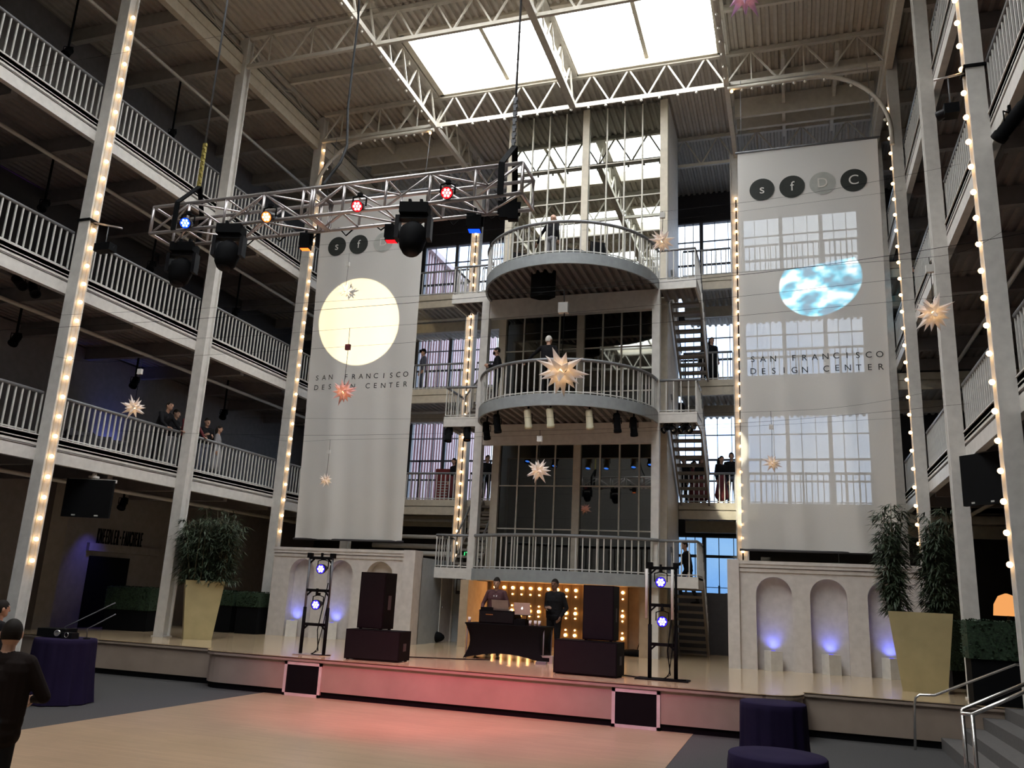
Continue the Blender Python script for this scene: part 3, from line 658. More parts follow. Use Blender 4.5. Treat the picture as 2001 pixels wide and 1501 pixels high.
# ---------------------------------------------------------------- lighting truss and its lamps
TYY = 9.6; A = at(302, 403, TYY); B_ = at(302, 458, TYY); Cc = at(1022, 321, TYY); TD = .50
tx0, tx1, tzt, tzb = A.x, Cc.x, (A.z+Cc.z)/2, B_.z+.02
truss = thing('lighting_truss', 'aluminium box truss hung on chains, carrying the coloured stage lamps', 'truss', (tx0, TYY, tzb)); W_ = tx1-tx0; H_ = tzt-tzb
for y in (0, TD):
    for z in (0, H_): MB().tube([(0, y, z), (W_, y, z)], .027, 10).build('chord', MT['alu'], truss)
b = MB(); N = 9
for y in (0, TD):
    for i in range(N):
        a, c = W_*i/N, W_*(i+1)/N; f = i % 2
        b.tube([(a, y, H_ if f else 0), (c, y, 0 if f else H_)], .016, 6); b.tube([(a, y, 0), (a, y, H_)], .02, 6)
for z in (0, H_):
    for i in range(N):
        a, c = W_*i/N, W_*(i+1)/N; f = i % 2
        b.tube([(a, 0 if f else TD, z), (c, TD if f else 0, z)], .014, 6); b.tube([(a, 0, z), (a, TD, z)], .014, 6)
b.build('lacing', MT['alu'], truss)
for x in (0, W_*.468, W_*.475, W_):
    m = MB(); m.tube([(x, 0, 0), (x, 0, H_), (x, TD, H_), (x, TD, 0), (x, 0, 0)], .027, 8); m.build('end_frame', MT['alu'], truss)
cb = MB(); random.seed(3)
for s0 in range(9):
    x = W_*(.12+.095*s0); cb.tube([(x, TD, .03), (x+.12, TD+.03, -.06-random.random()*.06), (x+.3, TD+.02, .04)], .012, 5)
cb.tube([(W_*.36, 0, H_+.03), (W_*.45, .05, H_+.05), (W_*.6, .02, H_+.03), (W_*.75, .06, H_+.05), (W_*.93, .05, H_+.03)], .014, 5)
cb.build('cable', MT['black'], truss)
for px_, nm, gold in ((360, 'gold and steel hoist chain with black sling at the left end of the lighting truss', 1), (985, 'dark hoist chain with black sling at the right end of the lighting truss', 0)):
    xx = at(px_, 400, TYY).x; t = thing('hoist_chain', nm, 'chain', (xx, TYY+TD/2, tzt), 0, 'hoist chains of the lighting truss')
    hk = .42; m = MB(); z = hk
    for y in (-TD/2-.04, TD/2+.04): m.beam((-.10 if gold else -.05, y, -H_), (-.10 if gold else -.05, y, .02), .085, .02, up=(0, 1, 0)); m.beam((-.10 if gold else -.05, y, .02), (.02, 0, hk), .085, .02, up=(0, 1, 0))
    m.build('sling', MT['black'], t)
    m = MB(); k = 0; ztop = 17.1-tzt
    while z < 1.15: m.box(-.018-.012*(k % 2), .018+.012*(k % 2), -.03+.012*(k % 2), .03-.012*(k % 2), z, z+.05); z += .055; k += 1
    m.build('hook_chain', MT['chain'] if gold else MT['mull'], t)
    MB().tube([(0, 0, z), (0, 0, ztop)], .016, 6).build('chain', MT['mull'], t)
pw_ = thing('power_cable', 'thick black power cable looping down from the roof to the lighting truss', 'cable', (0, 0, 0))
pts = [at(702, -6, 14.), at(700, 40, 13.8), at(690, 120, 13.), at(680, 210, 12.), at(678, 285, 11.), at(665, 318, 10.4), at(640, 350, 10.0), at(630, 362, 9.75)]
pw_.location = pts[0]
q = []
for i in range(len(pts)-1):
    for k in range(4): q.append(pts[i].lerp(pts[i+1], k/4)-pts[0])
MB().tube(q+[pts[-1]-pts[0]], .022, 8).build('cable', MT['black'], pw_)
def par(label, loc, aim, lens, group, r=.105, l=.26, name='led_par_lamp', core=None, body='blackg', cat='stage lamp', rings=True, lit=None):
    """round stage lamp at loc whose lens looks along aim"""
    loc = Vector(loc); d = Vector(aim).normalized(); t = thing(name, label, cat, loc, 0, group)
    MB().lathe([(0, -l), (r*.55, -l), (r*.62, -l*.8), (r*.95, -l*.35), (r, 0), (r, .02), (r*.93, .02), (r*.9, -.005)], (0, 0, 0), 16, axis=d).build('housing', MT[body], t)
    MB().lathe([(0, .004), (r*.92, .004), (r*.92, -.02)], (0, 0, 0), 16, axis=d).build('lens', MT[lens], t)
    if core:
        m = MB(); xa = d.cross(Vector((0, 0, 1))).normalized(); ya = xa.cross(d)
        for k in range(7):
            c = (xa*math.cos(k*PI/3)+ya*math.sin(k*PI/3))*(r*.52 if k < 6 else 0)+d*.012; m.ball(c, r*.22, 6, 4)
        m.build('led', MT[core], t)
    xa = d.cross(Vector((0, 0, 1))).normalized(); m = MB(); u = Vector((0, 0, r*1.9))
    m.tube([xa*r*1.15-d*l*.4, xa*r*1.15-d*l*.4+u*.8, -d*l*.4+u, -xa*r*1.15-d*l*.4+u*.8, -xa*r*1.15-d*l*.4], .012, 6); m.build('yoke', MT['black'], t)
    MB().box(-.03, .03, -.03, .03, r*1.7, r*2.3).build('clamp', MT['black'], t).location = -d*l*.4
    return t
AIMF = Vector((.0, -.75, -.45))
lamps = [(362, 436, 'ledb', 'lit blue LED stage lamp on the lighting truss', (.3, -.8, -.35)), (521, 424, 'ledo', 'lit orange LED stage lamp on the lighting truss', (.1, -.8, -.45)), (698, 403, 'ledr', 'lit red LED stage lamp near the middle of the lighting truss, above the banner top', (.15, -.8, -.45)), (873, 377, 'ledr', 'lit red LED stage lamp toward the end of the lighting truss by the glass tower', (.25, -.85, -.35))]
for px_, py_, m, lab, aim in lamps: par(lab, at(px_, py_, TYY-.16), aim, m, 'LED lamps on the truss', r=.085, l=.22, core=dict(ledb='ledcb', ledo='ledco', ledr='ledcr')[m])
def moving_head(label, px_, top, bot, tilt=.0, Y=TYY+.02, grp='moving-head spotlights under the truss'):
    p = at(px_, top, Y); q = at(px_, bot, Y); h = p.z-q.z; t = thing('moving_head', label, 'moving spotlight', p, .25, grp)
    k = h/.62
    MB().box(-.17*k, .17*k, -.11*k, .11*k, -.13*k, 0).box(-.05*k, .05*k, -.05*k, .05*k, -.17*k, -.13*k).build('base', MT['black'], t)
    m = MB(); 
    for s in (-1, 1): m.box(s*.19*k-.025*k, s*.19*k+.025*k, -.07*k, .07*k, -.44*k, -.15*k)
    m.box(-.2*k, .2*k, -.06*k, .06*k, -.19*k, -.15*k); m.build('yoke', MT['blackg'], t)
    m = MB(); d = Vector((tilt, -.25, -1)).normalized()
    m.lathe([(0, -.13*k), (.09*k, -.12*k), (.155*k, -.04*k), (.165*k, .06*k), (.14*k, .2*k), (.10*k, .27*k), (.0, .275*k)], (0, 0, -.36*k), 16, axis=d); m.build('head', MT['black'], t)
    MB().lathe([(0, .285*k), (.085*k, .285*k), (.085*k, .26*k)], (0, 0, -.36*k), 14, axis=d).build('lens', MT['blackg'], t)
    m = MB()
    for s in (-1, 1): m.box(s*.08-.02, s*.08+.02, -.03, .03, 0, .09)
    m.build('clamp', MT['black'], t)
    return t
moving_head('black moving-head spotlight below the blue LED lamp', 362, 478, 556, Y=TYY+TD)
moving_head('black moving-head spotlight under the truss between blue and orange lamps', 453, 443, 525)
moving_head('large black moving-head spotlight under the truss between the two red lamps', 812, 402, 496)
def wash(label, px_, py_, lens, w_=.12):
    p = at(px_, py_, TYY+TD); t = thing('small_wash_light', label, 'stage lamp', p, .2, 'small wash lights under the truss')
    MB().box(-w_, w_, -w_*.8, w_*.8, -.12, .10).build('housing', MT['black'], t)
    MB().box(-w_*.85, w_*.85, -w_*.65, w_*.65, -.125, -.118).build('lens', MT[lens], t)
    MB().box(-.02, .02, -.03, .03, .10, .22).box(-w_-.03, -w_, -.02, .02, -.05, .14).box(w_, w_+.03, -.02, .02, -.05, .14).box(-w_-.03, w_+.03, -.02, .02, .12, .15).build('yoke', MT['black'], t)
wash('small black wash light with amber lens, under the truss by the left banner edge', 598, 473, 'ledo', .075)
wash('small black wash light with red lens, beside the large moving head', 766, 457, 'ledr', .085)
wash('small black wash light with blue lens, near the truss end by the lit post', 928, 436, 'ledb', .095)
wash('small black wash light, unlit, at the last sling of the truss', 985, 412, 'black', .06)
wash('small black wash light, unlit, at the end frame of the truss', 1003, 415, 'black', .07)
# theatre spots on the galleries and balconies
def can(label, loc, aim, body='black', l=.5, r=.10, front='black', grp=None, back=None, hang=0.):
    loc = Vector(loc); d = Vector(aim).normalized(); t = thing('theatre_spotlight', label, 'spotlight', loc, 0, grp)
    MB().lathe([(0, -l*.55), (r*.75, -l*.55), (r, -l*.45), (r, l*.3), (r*1.12, l*.3), (r*1.12, l*.45), (r*.95, l*.45), (r*.9, l*.3)], (0, 0, 0), 14, axis=d).build('housing', MT[body], t)
    MB().lathe([(0, l*.36), (r*.93, l*.36), (r*.93, l*.33)], (0, 0, 0), 14, axis=d).build('lens', MT[front], t)
    xa = d.cross(Vector((0, 0, 1))); xa = xa.normalized() if xa.length > .05 else Vector((1, 0, 0)); m = MB()
    m.tube([xa*r*1.2, xa*r*1.2+Vector((0, 0, r*1.6)), -xa*r*1.2+Vector((0, 0, r*1.6)), -xa*r*1.2], .012, 6).box(-.02, .02, -.02, .02, r*1.6, r*1.6+max(.12, hang-r*1.6))
    m.build('yoke', MT['black'], t); return t
G2 = 'theatre spots under the middle balcony'
def onarc(px_, rr=2.35):   # point under the middle balcony rim seen at a pixel column
    best = None
    for k in range(200):
        a = PI+PI*k/199; p = Vector((XC+rr*math.cos(a), CYY+rr*math.sin(a), 6.75)); d = p-CAM
        u = 1000.5+F_PX*d.dot(RT)/d.dot(FW)
        if p.y < 23 and (best is None or abs(u-px_) < best[0]): best = (abs(u-px_), p)
    return best[1]
for px_, body, lab in ((938, 'black', 'leftmost black theatre spot under the middle balcony rim, at the post'), (972, 'black', 'black theatre spot under the middle balcony, next to the first cream one'), (1031, 'creamcan', 'cream theatre spot under the middle balcony, nearest the black pair'), (1075, 'creamcan', 'cream theatre spot under the middle balcony, straight below the big star'), (1151, 'creamcan', 'cream theatre spot with square gel frame under the middle balcony'), (1205, 'black', 'dark theatre spot between the cream ones and the balcony end'), (1239, 'black', 'dark theatre spot at the balcony end beside the tower column')):
    p = onarc(px_); can(lab, p-Vector((0, 0, .02)), (0.0, .42, -.9), body, .52, .095, 'gel', G2, hang=.48)
lz = BAL[1]-.55
can('black theatre spot hanging from the outer corner of the left stair landing', at(877, 850, 23.1), (0, -.2, -1), 'black', .48, .10, 'orangeglass', 'theatre spots under the left landing', hang=.5)
can('black theatre spot under the left landing, beside the lit post', at(913, 848, 23.1), (.1, -.2, -1), 'black', .48, .10, 'orangeglass', 'theatre spots under the left landing', hang=.5)
for px_, lab, dx_ in ((1301, 'first', -.6), (1314, 'second', .5), (1334, 'third', -.6), (1345, 'fourth', .5)):
    can('black floodlight under the stair landing right of the tower, %s from the column' % lab, at(px_, 838, 23.15), (dx_, -.5, -.6), 'blackg', .26, .085, 'steel', 'floodlights under the right landing')
can('pair-mounted black theatre spot under the left gallery, the upper of two', at(38, 552, 13.0), (.7, -.2, -.45), 'blackg', .55, .10, 'black', 'theatre spots under the left gallery')
can('pair-mounted black theatre spot under the left gallery, the lower of two', at(66, 566, 13.2), (.6, -.2, -.6), 'blackg', .45, .10, 'black', 'theatre spots under the left gallery')
sp = can('long black follow spot on the right gallery rail close to the lit column', at(1975, 240, 12.3), (-.55, .75, -.55), 'black', .62, .10, 'blackg', 'follow spots')
# clamped fixture at each lit front column
for (px_, py_, X_, s, lab) in ((192, 438, XL1, 1, 'clamped black projector lamp on the lit column above the hanging monitor'), (1893, 110, XR0, -1, 'clamped black projector lamp on the lit column by the follow spot')):
    p = atx(px_, py_, X_); yy = (LY[1] if s > 0 else RY[1])+.14; z = p.z; t = thing('projector_lamp', lab, 'projector', (X_, yy, z), 0, 'clamped projector lamps')
    MB().box(-.33 if s > 0 else -.03, .03 if s > 0 else .30, -.17, .17, -.02, .03).build('strap', MT['black'], t)
    e = 1 if s > 0 else .5; MB().tube([(0, 0, -.02), (s*.95*e, -.1, -.30*e)], .02, 8).build('arm', MT['alu'], t)
    MB().tube([(s*.5*e, -.05, -.16*e), (s*.5*e, -.05, -.62)], .012, 6).build('hanger', MT['mull'], t)
    MB().box(s*.5*e-.22*e, s*.5*e+.22*e, -.15, .08, -.80, -.62).build('housing', MT['black'], t)
    MB().lathe([(.07, 0), (.09, .16), (.08, .16)], (s*.5*e+s*.05, -.05, -.72), 12, axis=(s*.8, .6, -.1)).build('lens', MT['blackg'], t)
# hanging monitors and loudspeakers
def monitor(label, p, wd, ht, rz, up, tilt):
    t = thing('hanging_monitor', label, 'monitor', p, rz, 'hanging monitors')
    MB().box(-wd/2, wd/2, -.03, .05, -ht/2, ht/2).build('screen', MT['black'], t)
    MB().box(-wd/2, wd/2, .05, .12, ht/2-.05, ht/2+.02).build('top_casing', MT['white'], t)
    MB().box(-wd*.3, wd*.3, .05, .2, -ht*.3, ht*.3).build('back_casing', MT['blackg'], t)
    MB().tube([(0, .1, ht/2), (0, .1, ht/2+up)], .05, 8).box(-.09, .09, .02, .18, ht/2+up*.3, ht/2+up*.6).build('bracket', MT['white'], t)
    m = MB(); m.box(-wd*.28, -wd*.2, -.035, -.028, -ht/2+.03, -ht/2+.06).box(wd*.2, wd*.28, -.035, -.028, -ht/2+.03, -ht/2+.06); m.build('badge', MT['inkg'], t)
monitor('black monitor hanging under the lowest left gallery by the lit column', at(172, 974, 15.32), 1.12, .87, .28, .16, 0)
monitor('black monitor hanging under the lowest right gallery beside the lit column', at(1919, 936, 16.7), .80, .92, -.85, .06, 0)
def loudspeaker(label, p, wd, dp, ht, rz, name='loudspeaker', grp=None, foot=False, angled=False):
    t = thing(name, label, 'speaker', p, rz, grp)
    if angled: MB().prism([(-wd/2, dp*.2), (-wd/2, 0), (0, -dp*.35), (wd/2, 0), (wd/2, dp*.2), (wd*.2, dp*.6), (-wd*.2, dp*.6)], 0, ht).build('cabinet', MT['black'], t)
    else:
        MB().box(-wd/2, wd/2, 0, dp, 0.02, ht).build('cabinet', MT['black'], t)
        MB().box(-wd/2+.02, wd/2-.02, -.012, 0.0, .04, ht-.02).build('grille', MT['blackg'], t)
        for s in (-1, 1): MB().box(s*(wd/2+.004)-.004, s*(wd/2+.004)+.004, dp*.35, dp*.6, ht*.35, ht*.6).build('handle', MT['dark'], t)
        for s in (-1, 1):
            for q in (.06, dp-.06): MB().box(s*(wd/2-.06)-.025, s*(wd/2-.06)+.025, q-.025, q+.025, 0, .025).build('foot', MT['blackg'], t)
    return t
hs = loudspeaker('black loudspeaker hanging under the topmost round balcony', at(1060, 580, 21.3), .70, .45, .78, .1, 'hanging_loudspeaker', angled=True)
MB().tube([(0, .1, .75), (0, .1, .98)], .03, 8).build('hanger', MT['alu'], hs)
a = atz(672, 1288, S); c = atz(768, 1293, S); wd = 1.18
loudspeaker('wide black subwoofer at the stage edge, left of the DJ table', Vector((a.x+.6, a.y+.02, S)), 1.2, .6, .60, .06, 'subwoofer', 'stage subwoofers')
loudspeaker('tall black loudspeaker standing on the subwoofer left of the DJ table', Vector((at(721, 1235, 16.25).x, 16.25, S+.60)), .60, .48, 1.16, -.04, 'loudspeaker', 'stage loudspeakers')
p = at(1142, 1316, 16.45)
loudspeaker('wide black subwoofer at the stage edge, right of the DJ table', Vector((p.x, 16.45, S)), 1.26, .6, .64, -.05, 'subwoofer', 'stage subwoofers')
loudspeaker('tall black loudspeaker standing on the subwoofer right of the DJ table', Vector((at(1168, 1250, 16.7).x, 16.7, S+.64)), .62, .48, 1.06, -.02, 'loudspeaker', 'stage loudspeakers')
# ---------------------------------------------------------------- lighting towers on the stage
def ltower(label, p, wd, ht, pxs, led, plate, tubes):
    t = thing('lighting_stand', label, 'lighting stand', p, 0, 'ladder-shaped lighting stands'); O = Vector(p)
    for s in (-1, 1):
        MB().tube([(s*wd/2, 0, 0), (s*wd/2, 0, ht*.47)], .038, 8).build('lower_post', MT['black'], t)
        MB().tube([(s*wd/2, 0, ht*.45), (s*wd/2, 0, ht)], .026, 8).build('upper_post', MT['mull'] if not plate else MT['black'], t)
    for f in (.30, .64, .97):
        m = MB(); z = ht*f; m.beam((-wd/2, 0, z), (wd/2, 0, z), .05, .06)
        for s in (-1, 1): m.beam((s*wd/2, 0, z-.12), (s*(wd/2-.12), 0, z-.01), .03, .03)
        m.build('crossbar', MT['black'], t)
    for s in (-1, 1): MB().box(s*wd/2-.05, s*wd/2+.05, -.05, .05, ht*.97, ht*1.02).build('top_bracket', MT['black'], t)
    b = MB().box(-wd/2-.25 if plate else -wd/2-.04, wd/2+.25 if plate else wd/2+.04, -.25, .25, 0, .02); b.build('base_plate', MT['black'] if plate else MT['alu'], t)
    if tubes:
        for s in (-1, 1): MB().tube([(s*(wd/2)-.06, -.05, ht*.52), (s*(wd/2)-.06, -.05, ht*.96)], .03, 8).build('tube_lamp', MT['white'], t)
    m = MB(); m.tube([(wd/2-.03, -.04, ht*.72), (wd*.2, -.06, ht*.25), (wd*.3, -.05, .1), (wd*.05, -.08, .03), (wd*.4, -.2, .03), (wd*.9, -.1, .03)], .012, 5)
    m.tube([(wd/2-.02, -.04, ht*.9), (wd/2+.03, -.05, ht*.6), (wd/2-.05, -.05, ht*.3), (wd*.25, -.05, .12), (wd*.12, -.1, .03)], .010, 5); m.build('cable', MT['black'], t)
    for i, (px_, py_) in enumerate(pxs):
        q = at(px_, py_, O.y-.06); pr = par(label.replace('ladder-shaped', '').split(' on')[0].replace('black  lighting stand', 'violet-blue LED lamp')+(', upper' if i == 0 else ', lower')+' lamp of the stand %s' % ('left of the DJ' if led < 0 else 'right of the DJ'), q, (.12, -1, -.10), 'ledv', 'LED lamps on the lighting stands', r=.105, l=.24, core='ledw')
        MB().box(-.02, .02, -.02, .02, .2, .34).build('hook', MT['black'], pr)
    return t
lp = Vector(((atz(582, 1281, S).x+atz(636, 1281, S).x)/2, 16.35, S))
htl = 2.34
ltower('black ladder-shaped lighting stand on the stage left of the subwoofer', (at(609, 1281, 16.35).x, 16.35, S), .56, at(628, 1085, 16.35).z-S, [(627, 1112), (617, 1182)], -1, False, False)
ltower('black ladder-shaped lighting stand on the stage in front of the open stairs', (at(1295, 1325, 16.9).x, 16.9, S), .50, at(1295, 1104, 16.9).z-S, [(1291, 1138), (1294, 1215)], 1, True, True)
# vents in the stage front
for px_, lab in ((590, 'black square vent panel in the stage front, below the left lighting stand'), (1243, 'black square vent panel in the stage front, below the right subwoofer')):
    x = at(px_, 1340, YST).x; t = thing('vent_panel', lab, 'vent panel', (x, YST-.012, 0), 0, 'vent panels of the stage front'); m = MB()
    for a in ((-.43, -.37, .0, .66), (.37, .43, .0, .66), (-.43, .43, .0, .06), (-.43, .43, .60, .66)): m.box(a[0], a[1], -.02, .03, a[2], a[3])
    m.build('frame', MT['arch'], t); MB().box(-.38, .38, -.005, .02, .05, .61).build('grille', MT['black'], t)
# ---------------------------------------------------------------- DJ table and gear
ty = 18.75; tx0_, tx1_ = at(908, 1225, ty).x, at(1066, 1230, ty).x; th = .78; tw_ = tx1_-tx0_
t = thing('dj_table', 'folding table under a stretched black cloth, carrying DJ gear on the stage', 'table', ((tx0_+tx1_)/2, ty, S))
MB().box(-tw_/2, tw_/2, 0, .75, th-.03, th).build('table_top', MT['black'], t)
b = MB(); N = 20
rows = []
for j in range(9):
    f = j/8; z = th*(1-f)+.0*f; q = .17*math.sin(PI*min(1, f*1.15))**.8 if f < .87 else .17*math.sin(PI*.87*1.15)**.8*(1-(f-.87)/.13)+.06*(f-.87)/.13
    q = .13*math.sin(PI*f)
    rows.append([(-tw_/2+q, 0+q*.4), (tw_/2-q, 0+q*.4), (tw_/2-q, .75-q*.4), (-tw_/2+q, .75-q*.4)])
vs = []; fs = []
for j in range(9):
    r = rows[j]; z = th*(1-j/8)
    for k in range(4):
        p, q = Vector(r[k]), Vector(r[(k+1) % 4])
        for i in range(N):
            u = i/N; e = p.lerp(q, u); lift = .14*math.sin(PI*u)*(j/8)**3 if k in (0, 2) else .10*math.sin(PI*u)*(j/8)**3
            vs.append((e.x, e.y, z+lift))
n4 = 4*N
for j in range(8):
    for k in range(n4): fs.append((j*n4+k, j*n4+(k+1) % n4, (j+1)*n4+(k+1) % n4, (j+1)*n4+k))
b.add(vs, fs, 0, True); b.build('stretch_cloth', MT['black'], t)
for sx in (-1, 1):
    for yy in (.05, .7): MB().tube([(sx*(tw_/2-.05), yy, 0), (sx*(tw_/2-.05), yy, th-.03)], .016, 6).build('leg', MT['mull'], t)
TZ = S+th; TC = (tx0_+tx1_)/2
def gear(name, label, cat, x, y, z, parts, rz=0, grp=None):
    t = thing(name, label, cat, (x, y, z), rz, grp)
    for nm, mb, m in parts: mb.build(nm, MT[m], t)
    return t
kn = MB()
for i in range(10):
    for j in range(3): kn.lathe([(.014, 0), (.012, .03), (0, .03)], (-.26+i*.058, .08+j*.09, .30), 8)
le = MB()
for i in range(6): le.box(-.25+i*.03, -.235+i*.03, -.016, -.008, .19, .21)
gear('dj_mixer', 'black DJ mixer rack with small lit buttons, below the brown laptop', 'dj mixer', at(975, 1220, ty+.3).x, ty+.08, TZ, [('case', MB().box(-.42, .42, 0, .5, 0, .30).box(-.40, -.1, .02, .45, .30, .36), 'black'), ('knob', kn, 'inkg'), ('lit_button', le, 'orangeglass'), ('front_panel', MB().box(-.40, .40, -.01, 0, .03, .27), 'blackg')])
gear('dj_controller', 'low black DJ deck at the table end near the drink glasses', 'dj deck', at(1018, 1215, ty+.3).x, ty+.10, TZ, [('case', MB().box(-.16, .16, 0, .4, 0, .12), 'black'), ('platter', MB().lathe([(.13, .12), (.13, .14), (0, .14)], (0, .2, 0), 20), 'blackg')])
def laptop(label, px_, py_, y, m, logo, rz, wd=.36, ht=.25):
    p = at(px_, py_, y); t = thing('laptop', label, 'laptop', (p.x, y, p.z-ht/2), rz, 'laptops of the DJ')
    MB().box(-wd/2, wd/2, .0, .24, -.02, 0).build('base', MT[m], t)
    sc_ = MB(); sc_.add([(-wd/2, 0, 0), (wd/2, 0, 0), (wd/2, -.08, ht), (-wd/2, -.08, ht), (-wd/2, .015, 0), (wd/2, .015, 0), (wd/2, -.065, ht), (-wd/2, -.065, ht)], [(0, 1, 2, 3), (7, 6, 5, 4), (0, 4, 5, 1), (1, 5, 6, 2), (2, 6, 7, 3), (3, 7, 4, 0)])
    lid = sc_.build('lid', MT[m], t)
    if logo:
        b = MB(); b.lathe([(0, .003), (.02, .003), (.02, -.002)], (0, -.047, ht*.48), 14, axis=(0, -1, -.3)); b.lathe([(0, .003), (.008, .003), (.008, -.002)], (.006, -.057, ht*.48+.028), 8, axis=(0, -1, -.3)); b.build('logo', MT['logo'], lid)
    return t, p.z-ht/2
_, lz1 = laptop('dark brown laptop open on the DJ mixer, lid toward the hall', 978, 1184, ty+.15, 'stair', False, 0, .40, .26)
_, lz2 = laptop('silver laptop with glowing logo, raised on a thin black stand', 1021, 1189, ty+.15, 'laptop', True, .06, .38, .25)
x2 = at(1021, 1189, ty+.15).x; hh = lz2-.02-TZ
gear('laptop_stand', 'thin black stand holding the silver laptop over the table', 'laptop stand', x2, ty+.15, TZ, [('post', MB().tube([(-.08, .12, 0), (-.08, .12, hh-.01)], .012, 6), 'black'), ('post', MB().tube([(.08, .12, 0), (.08, .12, hh-.01)], .012, 6), 'black'), ('shelf', MB().box(-.17, .17, 0, .24, hh-.015, hh-.002), 'black'), ('foot', MB().box(-.14, .14, .04, .24, 0, .012), 'black')])
gl = [(1036, 'clear drinking glass on the DJ table, beside the laptop stand'), (1046, 'clear drinking glass on the DJ table, second from the man in black'), (1054, 'clear drinking glass at the table end next to the man in black'), (917, 'clear drinking glass at the free end of the DJ table')]
gm = MB().lathe([(.0, .005), (.03, .005), (.036, .12), (.033, .12), (.028, .015)], n=12)
for px_, lb in gl: gear('drinking_glass', lb, 'glass', at(px_, 1218, ty+.12).x, ty+.12, TZ, [('glass', MB().lathe([(.0, .005), (.03, .005), (.036, .12), (.033, .12), (.028, .015), (0, .015)], n=12), 'cup')], 0, 'drink glasses on the DJ table')
gear('bag', 'slumped black bag on the stage floor by the grey passage wall', 'bag', at(840, 1250, 23.3).x, 23.5, S, [('body', MB().ball((0, 0, .16), .3, 14, 8, 0, (1.25, .6, .55)), 'black'), ('strap', MB().tube([(-.15, 0, .25), (-.18, 0, .42), (-.12, 0, .5), (-.06, 0, .42), (-.05, 0, .28)], .02, 6), 'black')])
gear('power_box', 'grey power box on the stage floor under the table end', 'power box', at(1068, 1280, 18.9).x, 18.9, S, [('case', MB().box(-.17, .17, -.12, .12, 0, .16), 'laptop'), ('socket', MB().box(-.1, .1, -.13, -.12, .04, .12), 'black')])
gear('adapter_box', 'small dark adapter lying on the stage floor in front of the power box', 'power adapter', at(1058, 1292, 18.4).x, 18.4, S, [('case', MB().box(-.12, .12, -.06, .06, 0, .06), 'mull')])
cbl = thing('floor_cable', 'thin black cable running along the stage floor from lamp stand to table', 'cable', (-9.1, 16.6, S))
MB().tube([(0, 0, .012), (.5, .3, .012), (.9, .95, .012), (1.9, 1.4, .012), (2.6, 1.9, .012)], .012, 6).build('cable', MT['black'], cbl)
cbl = thing('floor_cable', 'thin black cable on the stage floor between the right subwoofer and lamp stand', 'cable', (-3.55, 17.05, S))
MB().tube([(0, 0, .012), (.35, .1, .012), (.6, -.05, .012), (1.0, -.1, .012)], .012, 6).build('cable', MT['black'], cbl)
gear('cable_heap', 'low dark heap of cables against the alcove wall right of the marquee', 'cable heap', -4.15, 23.5, S, [('body', MB().ball((0, 0, .08), .3, 10, 6, 0, (1.3, .6, .35)), 'black'), ('cable', MB().tube([(.1, 0, .15), (.2, 0, .5), (.35, 0, .45), (.4, 0, .05)], .012, 5), 'black')])
# ---------------------------------------------------------------- uplight boxes in the niches
for i, (px_, lb) in enumerate(((1512, 'white uplight box in the first niche from the stairs, right arched wall'), (1624, 'white uplight box in the middle niche of the right arched wall'), (1741, 'white uplight box in the niche beside the right gold planter'), (569, 'white uplight box beside the lighting stand, in the first left niche'), (647, 'white uplight box between lighting stand and loudspeaker, left arched wall'))):
    yy = YA+.22; x = at(px_, 1290, yy).x
    MBx = MB().box(-.155, .155, -.15, .15, 0, .45)
    t = gear('uplight_box', lb, 'uplight', x, yy-.17, S, [('box', MBx, 'white')], .55 if i < 3 else .5, 'uplight boxes of the arched walls')
    MB().lathe([(0, .455), (.05, .455), (.06, .44)], n=12).build('lens', MT['ledv'], t)
    spot('uplight', (x, YA+.09, S+.475), (x, YA+.28, S+.70), 9, (.12, .16, 1.), 1.9, 1., radius=.05)
for px_, py_, lb in ((905, 1083, 'green exit sign behind the left landing rail'), (1640, 1098, 'green exit sign glimpsed over the right arched wall')):
    p = at(px_, py_+(9 if px_ > 1000 else 0), 25.6 if px_ < 1000 else 27.6)
    t = gear('exit_sign', lb, 'exit sign', p.x, p.y, p.z, [('casing', MB().box(-.22, .22, 0, .05, -.11, .11), 'dark')])
    if px_ > 1000: MB().tube([(0, .025, .1), (0, .025, 4.97-p.z)], .012, 6).build('hanger', MT['mull'], t)
    for i, ch in enumerate('EXIT'):
        me = text_mesh(ch, .18, .01); me.materials.append(MT['exitg']); o = link('letter', me, t, (-.14+i*.095, -.008, 0)); o.rotation_euler = (PI/2, 0, 0)
# ---------------------------------------------------------------- planters, bamboo and hedges
def planter(label, c, s0, s1, h, rz):
    t = thing('tall_planter', label, 'planter', c, rz, 'gold planters'); b = MB(); a, d = s0/2, s1/2; k = d-.05
    V = [(-a, -a, 0), (a, -a, 0), (a, a, 0), (-a, a, 0), (-d, -d, h), (d, -d, h), (d, d, h), (-d, d, h), (-k, -k, h), (k, -k, h), (k, k, h), (-k, k, h), (-k, -k, h-.1), (k, -k, h-.1), (k, k, h-.1), (-k, k, h-.1)]
    b.add(V, [(3, 2, 1, 0)]+[(i, (i+1) % 4, 4+(i+1) % 4, 4+i) for i in range(4)]+[(4+i, 4+(i+1) % 4, 8+(i+1) % 4, 8+i) for i in range(4)]+[(8+i, 8+(i+1) % 4, 12+(i+1) % 4, 12+i) for i in range(4)])
    b.build('pot', MT['gold'], t); MB().box(-k, k, -k, k, h-.12, h-.06).build('soil', MT['soil'], t); return t
